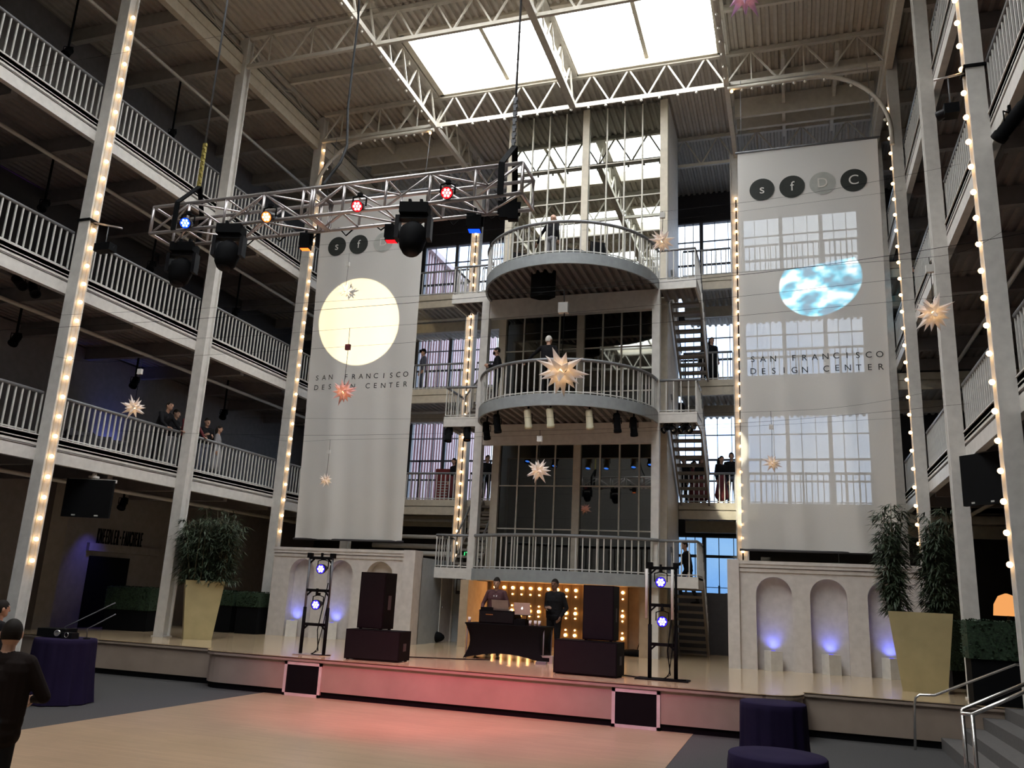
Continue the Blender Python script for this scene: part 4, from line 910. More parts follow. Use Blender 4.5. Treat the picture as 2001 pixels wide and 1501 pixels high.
def bamboo(label, c, clumps, seed, leafn=26):
    """clumps: (dx, dy, radius, height, stems)"""
    rnd = random.Random(seed); t = thing('bamboo_plant', label, 'plant', c, 0, 'bamboo plants'); L = MB()
    for (dx, dy, r, h, n) in clumps:
        for i in range(n):
            a = rnd.random()*2*PI; q = r*math.sqrt(rnd.random()); x, y = dx+q*math.cos(a)*.7, dy+q*math.sin(a)*.7; hh = h*(.65+.35*rnd.random())
            ex, ey = x+q*math.cos(a)*.5+(rnd.random()-.5)*.2, y+q*math.sin(a)*.5+(rnd.random()-.5)*.2
            pts = [Vector((x+(ex-x)*f*f, y+(ey-y)*f*f, hh*f)) for f in (0, .25, .5, .75, 1)]
            MB().tube(pts, .012, 5, radii=[.014, .013, .011, .008, .004]).build('stem', MT['stem'], t)
            for k in range(leafn):
                f = .03+.97*rnd.random(); j = min(3, int(f*4)); p = pts[j].lerp(pts[j+1], f*4-j)
                b0 = rnd.random()*2*PI; d0 = Vector((math.cos(b0), math.sin(b0), .2)); p = p+d0*(.03+.16*rnd.random())
                for m in range(rnd.choice((2, 3, 4))):
                    aa = b0+(rnd.random()-.5)*2.2; ln = .14+.13*rnd.random(); d = Vector((math.cos(aa), math.sin(aa), -.9+1.1*rnd.random())).normalized()
                    sd = d.cross(Vector((0, 0, 1))).normalized()*(.013+.009*rnd.random()); mid = p+d*ln*.4
                    L.add([p, mid+sd, p+d*ln-Vector((0, 0, .03)), mid-sd, mid+Vector((0, 0, .006))], [(0, 1, 4), (1, 2, 4), (2, 3, 4), (3, 0, 4)])
    fo = L.build('foliage', MT['leaf'], t); return t
pc = Vector((at(384, 1250, 18.3).x, 18.3, S)); hL = at(404, 1135, 18.0).z-S
planter('tall tapered gold planter with corner to the hall, in front of dark hedges', pc, .66, .93, hL, .72)
bamboo('wide bushy bamboo growing in the left gold planter', (pc.x, pc.y, S+hL-.1), [(-.28, 0, .5, 1.75, 24), (.35, .1, .5, 1.9, 24), (0, -.2, .45, 1.6, 16)], 5, 48)
pr_ = Vector((at(1808, 1356, 18.9).x, 18.95, S)); hR = at(1800, 1197, 18.5).z-S
planter('tall tapered gold planter at the stage end by the steel handrails', pr_, .78, 1.14, hR, -.10)
bamboo('bamboo in the right gold planter, grown in two separate drooping clumps', (pr_.x, pr_.y, S+hR-.1), [(-.44, -.05, .15, 2.3, 15), (.40, .0, .24, 2.2, 20)], 9, 66)
def hedge(label, c, wd, dp, h0, h1, rz=0):
    t = thing('box_hedge', label, 'hedge', c, rz, 'box hedges in black troughs')
    MB().box(-wd/2, wd/2, -dp/2, dp/2, 0, h0).build('trough', MT['black'], t)
    b = MB(); rnd = random.Random(int(abs(c[0]*10)))
    n = 10; b.box(-wd/2-.03, wd/2+.03, -dp/2-.03, dp/2+.03, h0, h1)
    for k in range(500):
        f = rnd.randrange(3); x = (rnd.random()-.5)*wd; y = (rnd.random()-.5)*dp; z = h0+(h1-h0)*rnd.random()
        if f == 0: y = -dp/2-.04
        elif f == 1: z = h1+.01
        else: x = (wd/2+.04)*rnd.choice((-1, 1))
        a = rnd.random()*6.28; s = .05; d = Vector((math.cos(a), math.sin(a)*.5, rnd.random()-.3))*s; e = d.cross(Vector((0, 0, 1)))*.5+Vector((0, 0, .01))
        p = Vector((x, y, z)); b.add([p, p+d*.5+e, p+d, p+d*.5-e], [(0, 1, 2, 3)])
    b.build('foliage', MT['hedge'], t); return t
hedge('dark box hedge on the stage end beside the shop door', Vector((at(252, 1250, 19.6).x, 19.6, S)), 1.25, .7, .55, 1.15, .2)
hedge('dark box hedge directly behind the left gold planter', Vector((at(428, 1240, 21.5).x, 21.7, S)), .68, .6, .75, 1.15, .1)
hedge('dark box hedge between the left gold planter and the arched wall column', Vector((at(480, 1240, 21.5).x, 21.7, S)), .68, .6, .75, 1.15, .1)
hedge('dark box hedge behind the right gold planter', Vector((3.55, 20.6, S)), .9, .6, .35, 1.35, 0)
hedge('dark tall box hedge at the top of the side steps', Vector((at(1950, 1370, 17.0).x, 17.02, S)), .80, .5, .75, 1.38, 0)
# ---------------------------------------------------------------- cocktail tables with purple cloths
def cloth_table(label, c, r, h, seed, lap=1.0):
    t = thing('cocktail_table', label, 'table', c, 0, 'purple cocktail tables'); b = MB(); rnd = random.Random(seed); N = 96; ph = [rnd.random()*6.28 for _ in range(4)]
    prof = [(0, h), (r*.5, h), (r*.97, h), (r, h-.012), (r*1.005, h-.08), (r*1.02, h*.6), (r*1.07, h*.3), (r*1.13, .015)]; vs = []; fs = []
    for i, (q, z) in enumerate(prof):
        w_ = max(0, (i-3)/4)
        for k in range(N):
            a = 2*PI*k/N; rr = q*(1+w_*(.045*math.sin(a*11+ph[0])+.03*math.sin(a*17+ph[1])+.02*math.sin(a*29+ph[2])))
            vs.append((rr*math.cos(a), rr*math.sin(a), z))
    for i in range(len(prof)-1):
        for k in range(N): fs.append((i*N+k, i*N+(k+1) % N, (i+1)*N+(k+1) % N, (i+1)*N+k))
    b.add(vs, fs, 0, True); b.build('tablecloth', MT['purple'], t)
    MB().lathe([(0, h-.03), (r*.95, h-.03), (r*.95, h-.006), (0, h-.006)], n=32).build('table_top', MT['dark'], t)
    MB().tube([(0, 0, 0.02), (0, 0, h-.03)], .04, 10).lathe([(0, .03), (r*.7, .02), (r*.7, 0), (0, 0)], n=24).build('pedestal', MT['mull'], t)
    return t
q = atz(1510, 1372, 1.07); cloth_table('purple-draped cocktail table standing against the stage front', (q.x, q.y, 0), .385, 1.07, 1)
q = atz(1519, 1474, 1.07); cloth_table('purple-draped cocktail table nearest the camera, cut by the frame bottom', (q.x, q.y, 0), .37, 1.07, 2)
q = atz(130, 1247, 1.07); LT = cloth_table('purple-draped cocktail table in the dark corner by the man in the suit', (q.x, q.y, 0), .50, 1.07, 3)
gear('video_projector', 'small black video projector on the dark-corner purple table', 'projector', q.x-.28, q.y+.05, 1.07, [('case', MB().box(-.26, .26, -.18, .18, 0.01, .15), 'black'), ('lens', MB().lathe([(.05, 0), (.06, .05), (.045, .05), (0, .02)], (.15, -.18, .08), 12, axis=(0, -1, 0)), 'steel')], .2)
gear('camera_case', 'small dark case with bright ring on the dark-corner purple table', 'case', q.x+.12, q.y-.05, 1.07, [('body', MB().box(-.12, .12, -.08, .08, 0, .10), 'blackg'), ('ring', MB().lathe([(.035, .005), (.05, .005), (.05, -.005), (.035, -.005), (.035, .005)], (0, -.085, .06), 14, axis=(0, -1, 0)), 'steel')])
for dx_, ln, lb in ((-.15, .95, 'longer thin boom arm rising from the dark-corner purple table'), (.35, .5, 'shorter thin boom arm rising from the dark-corner purple table')):
    gear('boom_arm', lb, 'boom arm', q.x+dx_, q.y+.1, 1.07, [('base', MB().lathe([(.0, .02), (.06, .02), (.06, 0)], n=12), 'black'), ('arm', MB().tube([(0, 0, .01), (-.02, 0, .18), (.12, 0, .24), (ln, .05, .24+ln*.42)], .009, 6), 'mull')], 0, 'boom arms on the table')
# ---------------------------------------------------------------- steel handrails by the side steps
def hrail(label, paths):
    t = thing('steel_handrail', label, 'handrail', paths[0][0], 0, 'steel handrails of the side steps'); o = Vector(paths[0][0])
    for nm, pts in paths_named(paths): MB().tube([Vector(p)-o for p in pts], .022, 10).build(nm, MT['steel'], t)
def paths_named(paths): return [('rail' if i == 0 else 'post', p) for i, p in enumerate(paths)]
y1_ = 16.35
hp = [at(1788, 1458, y1_), at(1787, 1378, y1_), at(1789, 1364, y1_), at(1797, 1358, y1_), at(1826, 1359, y1_), at(1984, 1299, y1_), at(1996, 1300, y1_)]
hp[0].z = 0; hrail('single steel handrail against the stage end by the side steps', [hp])
y2_ = 11.2
e1 = at(1880, 1386, y2_+.12); e2 = at(1900, 1397, y2_-.12); f1 = at(2040, 1322, y2_+.12); f2 = at(2060, 1326, y2_-.12)
mid = (e1+e2)/2+Vector((-.05, 0, -.02))
hrail('double steel handrail in the middle of the side steps, nearest the camera', [[f1, e1, mid, e2, f2], [Vector((e1.x, e1.y, 0)), e1], [Vector((e2.x, e2.y, 0)), e2]])
# ---------------------------------------------------------------- glowing lamp shade beyond the right columns
p = at(1968, 1182, 17.9)
t = gear('floor_lamp', 'glowing orange lamp shade in the dark beyond the side steps', 'lamp', p.x, p.y, S, [('pole', MB().tube([(0, 0, .02), (0, 0, p.z-S)], .02, 8), 'black'), ('base', MB().lathe([(0, .03), (.16, .02), (.16, 0), (0, 0)], n=16), 'black')])
MB().lathe([(.24, -.20), (.22, .0), (.14, .15), (.02, .2)], (0, 0, p.z-S), 20).build('lamp_shade', MT['shade'], t)
# ---------------------------------------------------------------- star lanterns on wires
def star(label, px_, py_, dia, Y, seed, paper='paper', wire=True, box='white', drop=.75):
    c = at(px_, py_, Y); t = thing('star_lantern', label, 'star lantern', c, 0, 'paper star lanterns'); R = dia/2; rnd = random.Random(seed)
    q = Quaternion((rnd.random()-.5, rnd.random()-.5, rnd.random()-.5, rnd.random()-.5)).normalized() if seed else Quaternion((1, 0, 0, 0))
    n0 = 22; b = MB(); core = R*.33
    for i in range(n0):
        zz = 1-2*(i+.5)/n0; a0 = i*2.399963; d = q @ Vector((math.sqrt(1-zz*zz)*math.cos(a0), math.sqrt(1-zz*zz)*math.sin(a0), zz))
        n = 4; a = d.orthogonal().normalized(); e = d.cross(a); w_ = core*.46; base = d*core*.80; tip = d*R*(.68+.32*rnd.random())
        vs = [base+(a*math.cos(2*PI*k/n+.78)+e*math.sin(2*PI*k/n+.78))*w_ for k in range(n)]+[tip]
        b.add(vs, [(k, (k+1) % n, n) for k in range(n)])
    b.build('paper_star', MT[paper], t); MB().ball((0, 0, 0), R*.075, 8, 5).build('bulb', MT['bulbk'], t)
    if wire:
        MB().tube([(0, 0, R*.3), (.01, 0, R+drop*.5), (0, 0, R+drop+.004)], .005, 5).build('cord', MT['black'], t)
        MB().box(-.05, .05, -.03, .03, R+drop*.55, R+drop*.55+.11).build('battery_box', MT[box], t)
    return t, c+Vector((0, 0, R+drop))
stars = [('largest white star lantern, in front of the middle round balcony', 1097, 725, .62, 7.8, 'paper', .55), ('white star lantern tinted blue in front of the lowest left gallery', 262, 797, .60, 13.4, 'paper', .75), ('star lantern with red light painted into its paper, before the warm-disc banner lettering', 671, 766, .62, 14.0, 'paper_red_lit', 1.0), ('white star lantern in front of the dark glass under the middle balcony', 1052, 920, .60, 15.5, 'paper', .5), ('small white star lantern low in front of the disc-lit banner', 637, 939, .52, 20.5, 'paper', .9), ('white star lantern at the upper edge of the warm projected disc', 675, 568, .64, 21.2, 'paper', .9), ('white star lantern at the end of the topmost round balcony', 1294, 471, .60, 14.5, 'paper', .3), ('white star lantern in front of the plain right column', 1824, 612, .64, 12.0, 'paper', .5), ('small amber star lantern low in front of the see-through banner', 1509, 905, .55, 20.0, 'paper', .95), ('purple star lantern cut by the top of the frame at the skylight corner', 1456, -14, .85, 11.0, 'paperp', .6), ('white star lantern mostly above the frame top near the hoist chain', 398, -30, .75, 12.0, 'paper', .6)]
WIRES = []
for i, (lb, x, y, dia, Y, pm, dr) in enumerate(stars):
    _, top = star(lb, x, y, dia, Y, i+3, pm, True, 'white' if i != 2 else 'red', dr); WIRES.append((top, lb))
ordn = 'wire carrying the '
for i, (top, lb) in enumerate(WIRES):
    t = thing('hanging_wire', 'thin dark wire across the hall carrying '+('the largest white star', 'the blue-tinted star by the left gallery', 'the star painted in red light', 'the star before the dark glass', 'the small star low on the disc-lit banner', 'the star at the warm disc', 'the star at the topmost balcony', 'the star before the plain right column', 'the small amber star', 'the purple star', 'the star near the hoist chain')[i], 'wire', (XL1, top.y, top.z), 0, 'wires across the hall')
    a = Vector((0, 0, .15)); m_ = Vector((top.x-XL1, 0, 0)); b_ = Vector((XR0-XL1, 0, .35)); pts = []
    for k in range(9): f = k/8; p = a.lerp(m_, f); p.z -= .10*math.sin(PI*f); pts.append(p)
    for k in range(1, 9): f = k/8; p = m_.lerp(b_, f); p.z -= .10*math.sin(PI*f); pts.append(p)
    MB().tube(pts, .0024, 4).build('wire', MT['black'], t)
# ---------------------------------------------------------------- people
V_ = Vector
def body_prims(pose):
    J = dict(pel=V_((0, 0, .94)), bel=V_((0, -.01, 1.09)), che=V_((0, 0, 1.27)), sho=V_((0, .01, 1.405)), nek=V_((0, .005, 1.47)), hed=V_((0, -.012, 1.635)))
    for s, n in ((-1, 'R'), (1, 'L')):
        J['hip'+n] = V_((s*.088, 0, .93)); J['kne'+n] = V_((s*.10, -.02, .50)); J['ank'+n] = V_((s*.105, .02, .09)); J['toe'+n] = V_((s*.125, -.15, .045))
        J['shd'+n] = V_((s*.185, .01, 1.405)); J['elb'+n] = V_((s*.235, .03, 1.12)); J['wri'+n] = V_((s*.235, -.05, .88))
    ln = pose.get('lean', 0.)
    for k in ('bel', 'che', 'sho', 'nek', 'hed', 'shdL', 'shdR', 'elbL', 'elbR', 'wriL', 'wriR'): J[k].y -= ln*(J[k].z-.95); J[k].z -= ln*ln*.4*(J[k].z-.95)
    for k, v in pose.items():
        if k in J: J[k] = V_(v)
    P = []
    def cap(a, b, r1, r2, tg): P.append((V_(a), V_(b), r1, r2, tg))
    X = V_((1, 0, 0)); k = pose.get('bulk', 1.)
    cap(J['pel']-X*.065, J['pel']+X*.065, .118*k, .118*k, 2); cap(J['bel']-X*.05*k, J['bel']+X*.05*k, .112*k, .112*k, 1)
    cap(J['che']-X*.075*k, J['che']+X*.075*k, .118*k, .118*k, 1); cap(J['sho']-X*.12, J['sho']+X*.12, .075*k, .075*k, 1); cap(J['pel']+V_((0, 0, .09)), J['che'], .13*k, .135*k, 1)
    for s in (-1, 1): cap(J['pel']+X*s*.075*k+V_((0, 0, .05)), J['sho']+X*s*.085*k-V_((0, 0, .06)), .108*k, .112*k, 1)
    if pose.get('coat'):
        cap(J['pel']-X*.08-V_((0, 0, .10)), J['pel']+X*.08-V_((0, 0, .10)), .135, .135, 1); cap(J['pel']-X*.08, J['pel']+X*.08, .14, .14, 1)
    if pose.get('skirt'):
        for s in (-1, 1): cap(J['hipL']*.5+J['hipR']*.5, V_((s*.10, 0, .35)), .14, .16, 2)
        cap(J['pel'], V_((0, 0, .35)), .15, .2, 2)
    cap(J['nek']-V_((0, 0, .03)), J['hed']-V_((0, -.01, .08)), .056, .052, 0)
    hd = J['hed']; hf = V_(pose.get('face', (0, -1, 0))).normalized(); hs = V_((0, 0, 1)).cross(hf).normalized()
    P.append(('ball', hd, (.078, .095, .116), hf, 0)); P.append(('ball', hd+hf*.028-V_((0, 0, .066)), (.056, .062, .054), hf, 0))
    cap(hd+hf*.09+V_((0, 0, .012)), hd+hf*.108-V_((0, 0, .022)), .010, .016, 0); cap(hd+hf*.082+V_((0, 0, .03))-hs*.04, hd+hf*.082+V_((0, 0, .03))+hs*.04, .014, .014, 0)
    cap(hd+hf*.078-V_((0, 0, .052))-hs*.02, hd+hf*.078-V_((0, 0, .052))+hs*.02, .010, .010, 0)
    for s in (-1, 1): P.append(('ball', hd+hs*s*.08-hf*.01-V_((0, 0, .005)), (.012, .022, .033), hf, 0)); P.append(('ball', hd+hf*.084+hs*s*.033+V_((0, 0, .008)), (.014, .010, .008), hf, 4))
    P.append(('tag', hd+hf*.092-V_((0, 0, .056)), .007, 0, 4))
    for n in 'RL':
        s = -1 if n == 'R' else 1
        cap(J['hip'+n], J['kne'+n], .088*k, .060*k, 2); cap(J['kne'+n], J['ank'+n]+V_((0, 0, .03)), .060*k, .046, 2)
        cap(J['ank'+n]+V_((0, .02, -.04)), J['toe'+n], .050, .040, 3); cap(J['ank'+n], J['ank'+n]-V_((0, 0, .03)), .045, .05, 3)
        cap(J['shd'+n], J['elb'+n], .060*k, .046*k, 1); w = J['wri'+n]; e = J['elb'+n]; d = (w-e).normalized(); cap(e, w-d*.02, .045*k, .036, 1); cap(w-d*.03, w+d*.02, .026, .026, 0)
        d = V_(pose['hd'+n]).normalized() if 'hd'+n in pose else d
        up = V_(pose.get('pn'+n, (-s, -.2, 0))); up = (up-d*up.dot(d)).normalized(); sd = d.cross(up)*s*-1
        for i in range(4):
            o = sd*(i-1.5)*.020; L = (.074, .082, .078, .062)[i]; cap(w+d*.01+o*.7, w+d*.085+o, .015, .012, 0)
            a = w+d*.085+o; b = a+(d+up*.25).normalized()*L*.5; c = b+(d+up*(.8+.1*i)).normalized()*L*.5; cap(a, b, .0105, .0095, 0); cap(b, c, .0095, .008, 0)
        a = w+d*.025+sd*-.028; b = a+(d*.6-sd*.7+up*.3).normalized()*.045; c = b+(d-sd*.1+up*.5).normalized()*.035; cap(a, b, .013, .011, 0); cap(b, c, .011, .009, 0)
    for a, b, r in pose.get('shirt', ()): P.append(('tag2', V_(a), V_(b), r, 5))
    return P, hd, hf
BODY = {}
def body_mesh(key, pose, vox):
    if key in BODY: return BODY[key]
    P, hd, hf = body_prims(pose); b = MB(); seg = []
    for p in P:
        if p[0] == 'ball':
            _, c, r, f, tg = p; m = MB().ball((0, 0, 0), 1, 16, 10); sx = V_((0, 0, 1)).cross(f).normalized()
            b.add([c+sx*v[0]*r[0]-f*v[1]*r[1]+V_((0, 0, v[2]*r[2])) for v in m.v], m.f); seg.append((c, c, max(r)*.9 if tg != 4 else .018, tg))
        elif p[0] == 'tag': seg.append((p[1], p[1], p[2], p[4]))
        elif p[0] == 'tag2': seg.append((p[1], p[2], p[3], p[4]))
        else:
            a, c, r1, r2, tg = p; n = 12; d = c-a; L = max(d.length, 1e-4); d = d/L if d.length > 1e-5 else V_((1, 0, 0)); pts = []; rad = []
            for q in (-1, -.86, -.5, 0): pts.append(a+d*r1*q); rad.append(max(.0005, r1*math.sqrt(1-q*q)))
            for q in (0, .5, .86, 1): pts.append(c+d*r2*q); rad.append(max(.0005, r2*math.sqrt(1-q*q)))
            b.tube(pts, 1, n, 0, True, rad); seg.append((a, c, (r1+r2)/2, tg))
    o = b.build('tmp', []); m = o.modifiers.new('r', 'REMESH'); m.mode = 'VOXEL'; m.voxel_size = vox
    s = o.modifiers.new('s', 'SMOOTH'); s.factor = .5; s.iterations = 2
    bpy.context.view_layer.update(); me = bpy.data.meshes.new_from_object(o.evaluated_get(bpy.context.evaluated_depsgraph_get())); bpy.data.objects.remove(o)
    n = len(me.polygons); co = np.empty(n*3); me.polygons.foreach_get('center', co); co = co.reshape(-1, 3); best = np.full(n, 9.); tgs = np.zeros(n, int)
    for a, c, r, tg in seg:
        a = np.array(a); d = np.array(c)-a; t = np.clip((co-a)@d/max(d@d, 1e-9), 0, 1); D = np.linalg.norm(co-a-t[:, None]*d, axis=1)-r; m_ = D < best; best[m_] = D[m_]; tgs[m_] = tg
    for k in range(6): me.materials.append(MT['skin'])
    me.polygons.foreach_set('material_index', tgs.astype(np.int32)); me.polygons.foreach_set('use_smooth', np.ones(n, bool)); me.name = 'body_'+key
    BODY[key] = (me, hd, hf); return BODY[key]
def hair_mesh(hd, hf, kind):
    b = MB(); m = MB().ball((0, 0, 0), 1, 20, 14); sx = V_((0, 0, 1)).cross(hf).normalized(); f2 = []
    for f in m.f:
        c = sum((V_(m.v[i]) for i in f), V_((0, 0, 0)))/len(f)
        if c.z > -.15+.75*max(0, -c.y)*1.1 - (.35 if c.y > .3 else 0): f2.append(f)
    R = (.086, .104, .125)
    b.add([hd+sx*v[0]*R[0]-hf*(v[1]*R[1])+V_((0, 0, v[2]*R[2]+.004)) for v in m.v], f2, 0, True)
    b.v = [v for v in b.v]
    if kind == 'long':
        for s in (-1, 0, 1): b.tube([hd-hf*.05+sx*s*.05+V_((0, 0, .06)), hd-hf*.075+sx*s*.065-V_((0, 0, .08)), hd-hf*.07+sx*s*.07-V_((0, 0, .24))], .05, 8, radii=[.045, .05, .02])
    me = b.mesh('hair', MT['hairb']); return me
def person(label, key, loc, rz, top='suit', leg='suit', skin='skin', hair='hairb', shirt='shirt', h=1.75, kind='short', group=None, extra=None):
    pose = POSES[key]; me, hd, hf = body_mesh(key, pose, pose.get('vox', .0085)); o = link('person', me, None, loc); o.rotation_euler = (0, 0, rz); k = h/1.75; o.scale = (k, k, k)
    for i, m in enumerate((skin, top, leg, 'shoe', 'eye', shirt)): o.material_slots[i].link = 'OBJECT'; o.material_slots[i].material = MT[m]
    tag(o, label, 'person', group)
    hk = (key, kind)
    if hk not in HAIR: HAIR[hk] = hair_mesh(hd, hf, kind)
    if kind != 'bald':
        hh = link('hair', HAIR[hk], o); hh.material_slots[0].link = 'OBJECT'; hh.material_slots[0].material = MT[hair]
    if extra == 'cap':
        m = MB(); m.lathe([(.108, -.01), (.106, .05), (.07, .10), (0, .115)], hd+V_((0, 0, .045)), 16); m.tube([hd+hf*.08+V_((0, 0, .05)), hd+hf*.16+V_((0, 0, .04))], .06, 8, radii=[.07, .05]); m.build('cap', MT['black'], o)
    if extra == 'mask':
        sx = V_((0, 0, 1)).cross(hf).normalized(); m = MB(); m.ball(tuple(hd+hf*.055-V_((0, 0, .045))), .062, 12, 8, 0, (1, 1, .95)); m.build('face_mask', MT['black'], o)
    return o
HAIR = {}
POSES = {
 'stand': {},
 'chat': dict(elbR=(-.25, .06, 1.14), wriR=(-.10, -.22, 1.12), hdR=(1, -.3, .1), elbL=(.28, .05, 1.13), wriL=(.20, -.06, .93), bulk=1.12),
 'phone': dict(elbR=(-.24, .0, 1.12), wriR=(-.12, -.26, 1.20), elbL=(.24, .0, 1.12), wriL=(.12, -.26, 1.18), face=(0, -1, -.25), lean=.05),
 'rail': dict(lean=.28, elbR=(-.30, -.30, 1.12), wriR=(-.26, -.46, .98), elbL=(.30, -.30, 1.12), wriL=(.26, -.46, .98), hdR=(.2, -1, -.1), hdL=(-.2, -1, -.1), pnR=(0, 0, -1), pnL=(0, 0, -1)),
 'reach': dict(lean=.10, elbL=(.42, -.10, 1.22), wriL=(.62, -.22, 1.02), hdL=(.7, -.3, -.5), pnL=(0, -.3, -1), face=(-.6, -.75, 0), elbR=(-.26, .05, 1.12)),
 'dj': dict(elbR=(-.30, -.03, 1.13), wriR=(-.26, -.28, 1.02), elbL=(.30, -.03, 1.13), wriL=(.24, -.28, 1.02), hdR=(.1, -1, -.2), hdL=(-.1, -1, -.2), pnR=(0, 0, -1), pnL=(0, 0, -1), face=(0, -1, -.3), shirt=(((-.03, -.13, 1.31), (-.055, -.07, 1.47), .018), ((.03, -.13, 1.31), (.055, -.07, 1.47), .018))),
 'step': dict(kneR=(-.10, -.26, .66), ankR=(-.11, -.18, .26), toeR=(-.12, -.35, .22), kneL=(.10, .06, .50), ankL=(.11, .22, .12), toeL=(.12, .06, .045), elbR=(-.27, -.12, 1.14), wriR=(-.25, -.38, 1.02), hdR=(0, -1, -.1), lean=.14),
 'lady': dict(skirt=1, bulk=.92),
 'suitback': dict(coat=1, elbR=(-.33, -.06, 1.13), wriR=(-.16, -.30, 1.08), elbL=(.33, -.06, 1.13), wriL=(.16, -.30, 1.06), bulk=1.22, face=(.3, -1, -.1), shirt=(((0, -.1, 1.1), (0, -.1, 1.45), .02),)),
}
FEET = lambda px, py, Y, z: V_((at(px, py, Y).x, Y, z))
def on(px, Y, z): 
    """the spot on a floor of height z, at depth Y, seen in a pixel column"""
    y = 700
    for _ in range(8):
        p = at(px, y, Y); q = V_((p.x, Y, z+1.0)); d = q-CAM; y = 750.5-F_PX*d.dot(UP)/d.dot(FW)
    return V_((at(px, y, Y).x, Y, z))
# man in the dark suit near the camera, seen from behind
p = atz(27, 1212, 1.75); person('man in dark brown suit seen from behind, near the camera in the dark corner', 'suitback', (p.x, p.y, 0), PI+.45, 'brownj', 'suit', 'skin', 'hairb')
person('person with dark hair half cut off at the frame edge under the lit column', 'stand', on(-16, 9.4, 0), PI*.9, 'suit', 'suit')
person('bearded DJ in maroon checked jacket with white lapels behind the DJ table', 'dj', on(968, 19.95, S), .12, 'maroon', 'suit', h=1.84)
person('man in black jacket standing beside the DJ table, one hand at his chest', 'chat', on(1083, 19.95, S), -.25, 'suit', 'suit', 'skin2', h=1.86)
person('white-haired man in black on the middle balcony, hand stretched to the rail', 'reach', on(1070, 21.0, BAL[1]), PI+.15, 'suit', 'suit', 'skin', 'hairw', h=1.80)
person('man in black with black face mask on the middle balcony, facing the left gallery', 'phone', on(972, 21.75, BAL[1]), -1.25, 'suit', 'suit', 'skin', h=1.74, extra='mask')
person('bald man in black and white shirt on the topmost balcony', 'reach', on(1077, 21.5, BAL[2]), PI-.3, 'suit', 'grey', 'skin', 'hairb', h=1.72, kind='bald')
person('man in dark suit walking down the open stairs right of the tower', 'step', V_((at(1345, 1100, 24.9).x, 24.9, 2.17)), -1.2, 'suit', 'suit', h=1.78)
person('person in flat cap and grey coat on the middle back gallery beside the disc-lit banner', 'stand', on(826, 27.5, BF[1]), -.9, 'denim', 'denim', h=1.70, extra='cap')
person('woman with dark hair on the lowest back gallery beside the lit post', 'lady', on(886, 28.2, BF[0]), -.6, 'suit', 'red', h=1.68, kind='long', group='guests on the lowest back gallery, left of the tower')
person('dark-clad guest on the lowest back gallery, just left of the tower post', 'stand', on(951, 28.0, BF[0]), .9, 'suit', 'suit', h=1.75, group='guests on the lowest back gallery, left of the tower')
person('woman in black at the middle back gallery rail by the stairs', 'lady', on(1391, 27.6, BF[1]), .6, 'suit', 'suit', h=1.66, kind='long', group='guests on the middle back gallery by the stairs')
person('guest half hidden by the stair stringer on the middle back gallery', 'stand', on(1380, 28.6, BF[1]), .2, 'suit', 'suit', h=1.78, group='guests on the middle back gallery by the stairs')
for px_, Y, top, leg, k, kind, h, lb in ((1336, 28.4, 'suit', 'suit', 'stand', 'short', 1.76, 'guest in black seen between the treads of the middle stair flight'), (1356, 28.9, 'red', 'red', 'lady', 'long', 1.66, 'woman in dark red dress seen between the treads of the middle stair flight'), (1371, 28.0, 'suit', 'red', 'lady', 'long', 1.64, 'woman in black top and red skirt beside the stair stringer'), (1410, 27.7, 'suit', 'red', 'lady', 'long', 1.62, 'woman with long dark hair at the lowest back gallery rail by the lit post'), (1430, 28.1, 'suit', 'denim', 'stand', 'short', 1.80, 'tall guest in dark clothes at the lit post on the lowest back gallery')):
    person(lb, k, on(px_, Y, BF[0]), random.random()*2-1, top, leg, h=h, kind=kind, group='guests on the lowest back gallery by the stairs')
person('dark-clad guest on the stage floor beyond the stair foot', 'stand', on(1404, 27.2, S), .5, 'suit', 'suit', h=1.76, group='guests beyond the stair foot')
person('guest in black half hidden by the end of the right arched wall', 'stand', on(1421, 28.0, S), -.5, 'suit', 'suit', h=1.82, group='guests beyond the stair foot')
p = atx(1789, 452, 3.9); person('dark-haired man in black looking over the middle right gallery rail', 'rail', (3.75, atx(1789, 470, 3.6).y, RF[1]), -PI/2-.3, 'suit', 'suit', h=1.74)
for px_, X_, k, rz, top, leg, kind, h, lb in ((308, -15.85, 'rail', PI/2, 'suit', 'suit', 'short', 1.74, 'guest in black leaning on the lowest left gallery rail, furthest from the column'), (333, -16.4, 'phone', PI/2+.2, 'suit', 'grey', 'short', 1.78, 'guest in dark jacket and grey trousers standing by the lowest left gallery rail'), (359, -15.9, 'rail', PI/2-.2, 'red', 'suit', 'short', 1.76, 'guest in dark red leaning on the rail next to the plain left column'), (398, -16.1, 'phone', PI/2-.5, 'suit', 'denim', 'short', 1.74, 'guest in dark jacket just past the plain left column, lowest gallery'), (424, -15.9, 'lady', PI/2+.5, 'grey', 'grey', 'long', 1.58, 'smaller guest in pale grey dress at the lowest left gallery rail')):
    person(lb, k, (X_, atx(px_, 870, X_).y, LF[0]), rz, top, leg, h=h, kind=kind, group='guests on the lowest left gallery')
person('guest sitting dim in the dark hall beyond the side steps', 'stand', (4.6, 19.2, S-.4), 1.2, 'grey', 'suit', h=1.7, group='guests in the dark beyond the side steps')
person('second dim guest in the dark hall beyond the side steps, nearer the hedge', 'lady', (4.95, 18.6, S-.3), -1.0, 'grey', 'suit', h=1.6, kind='long', group='guests in the dark beyond the side steps')
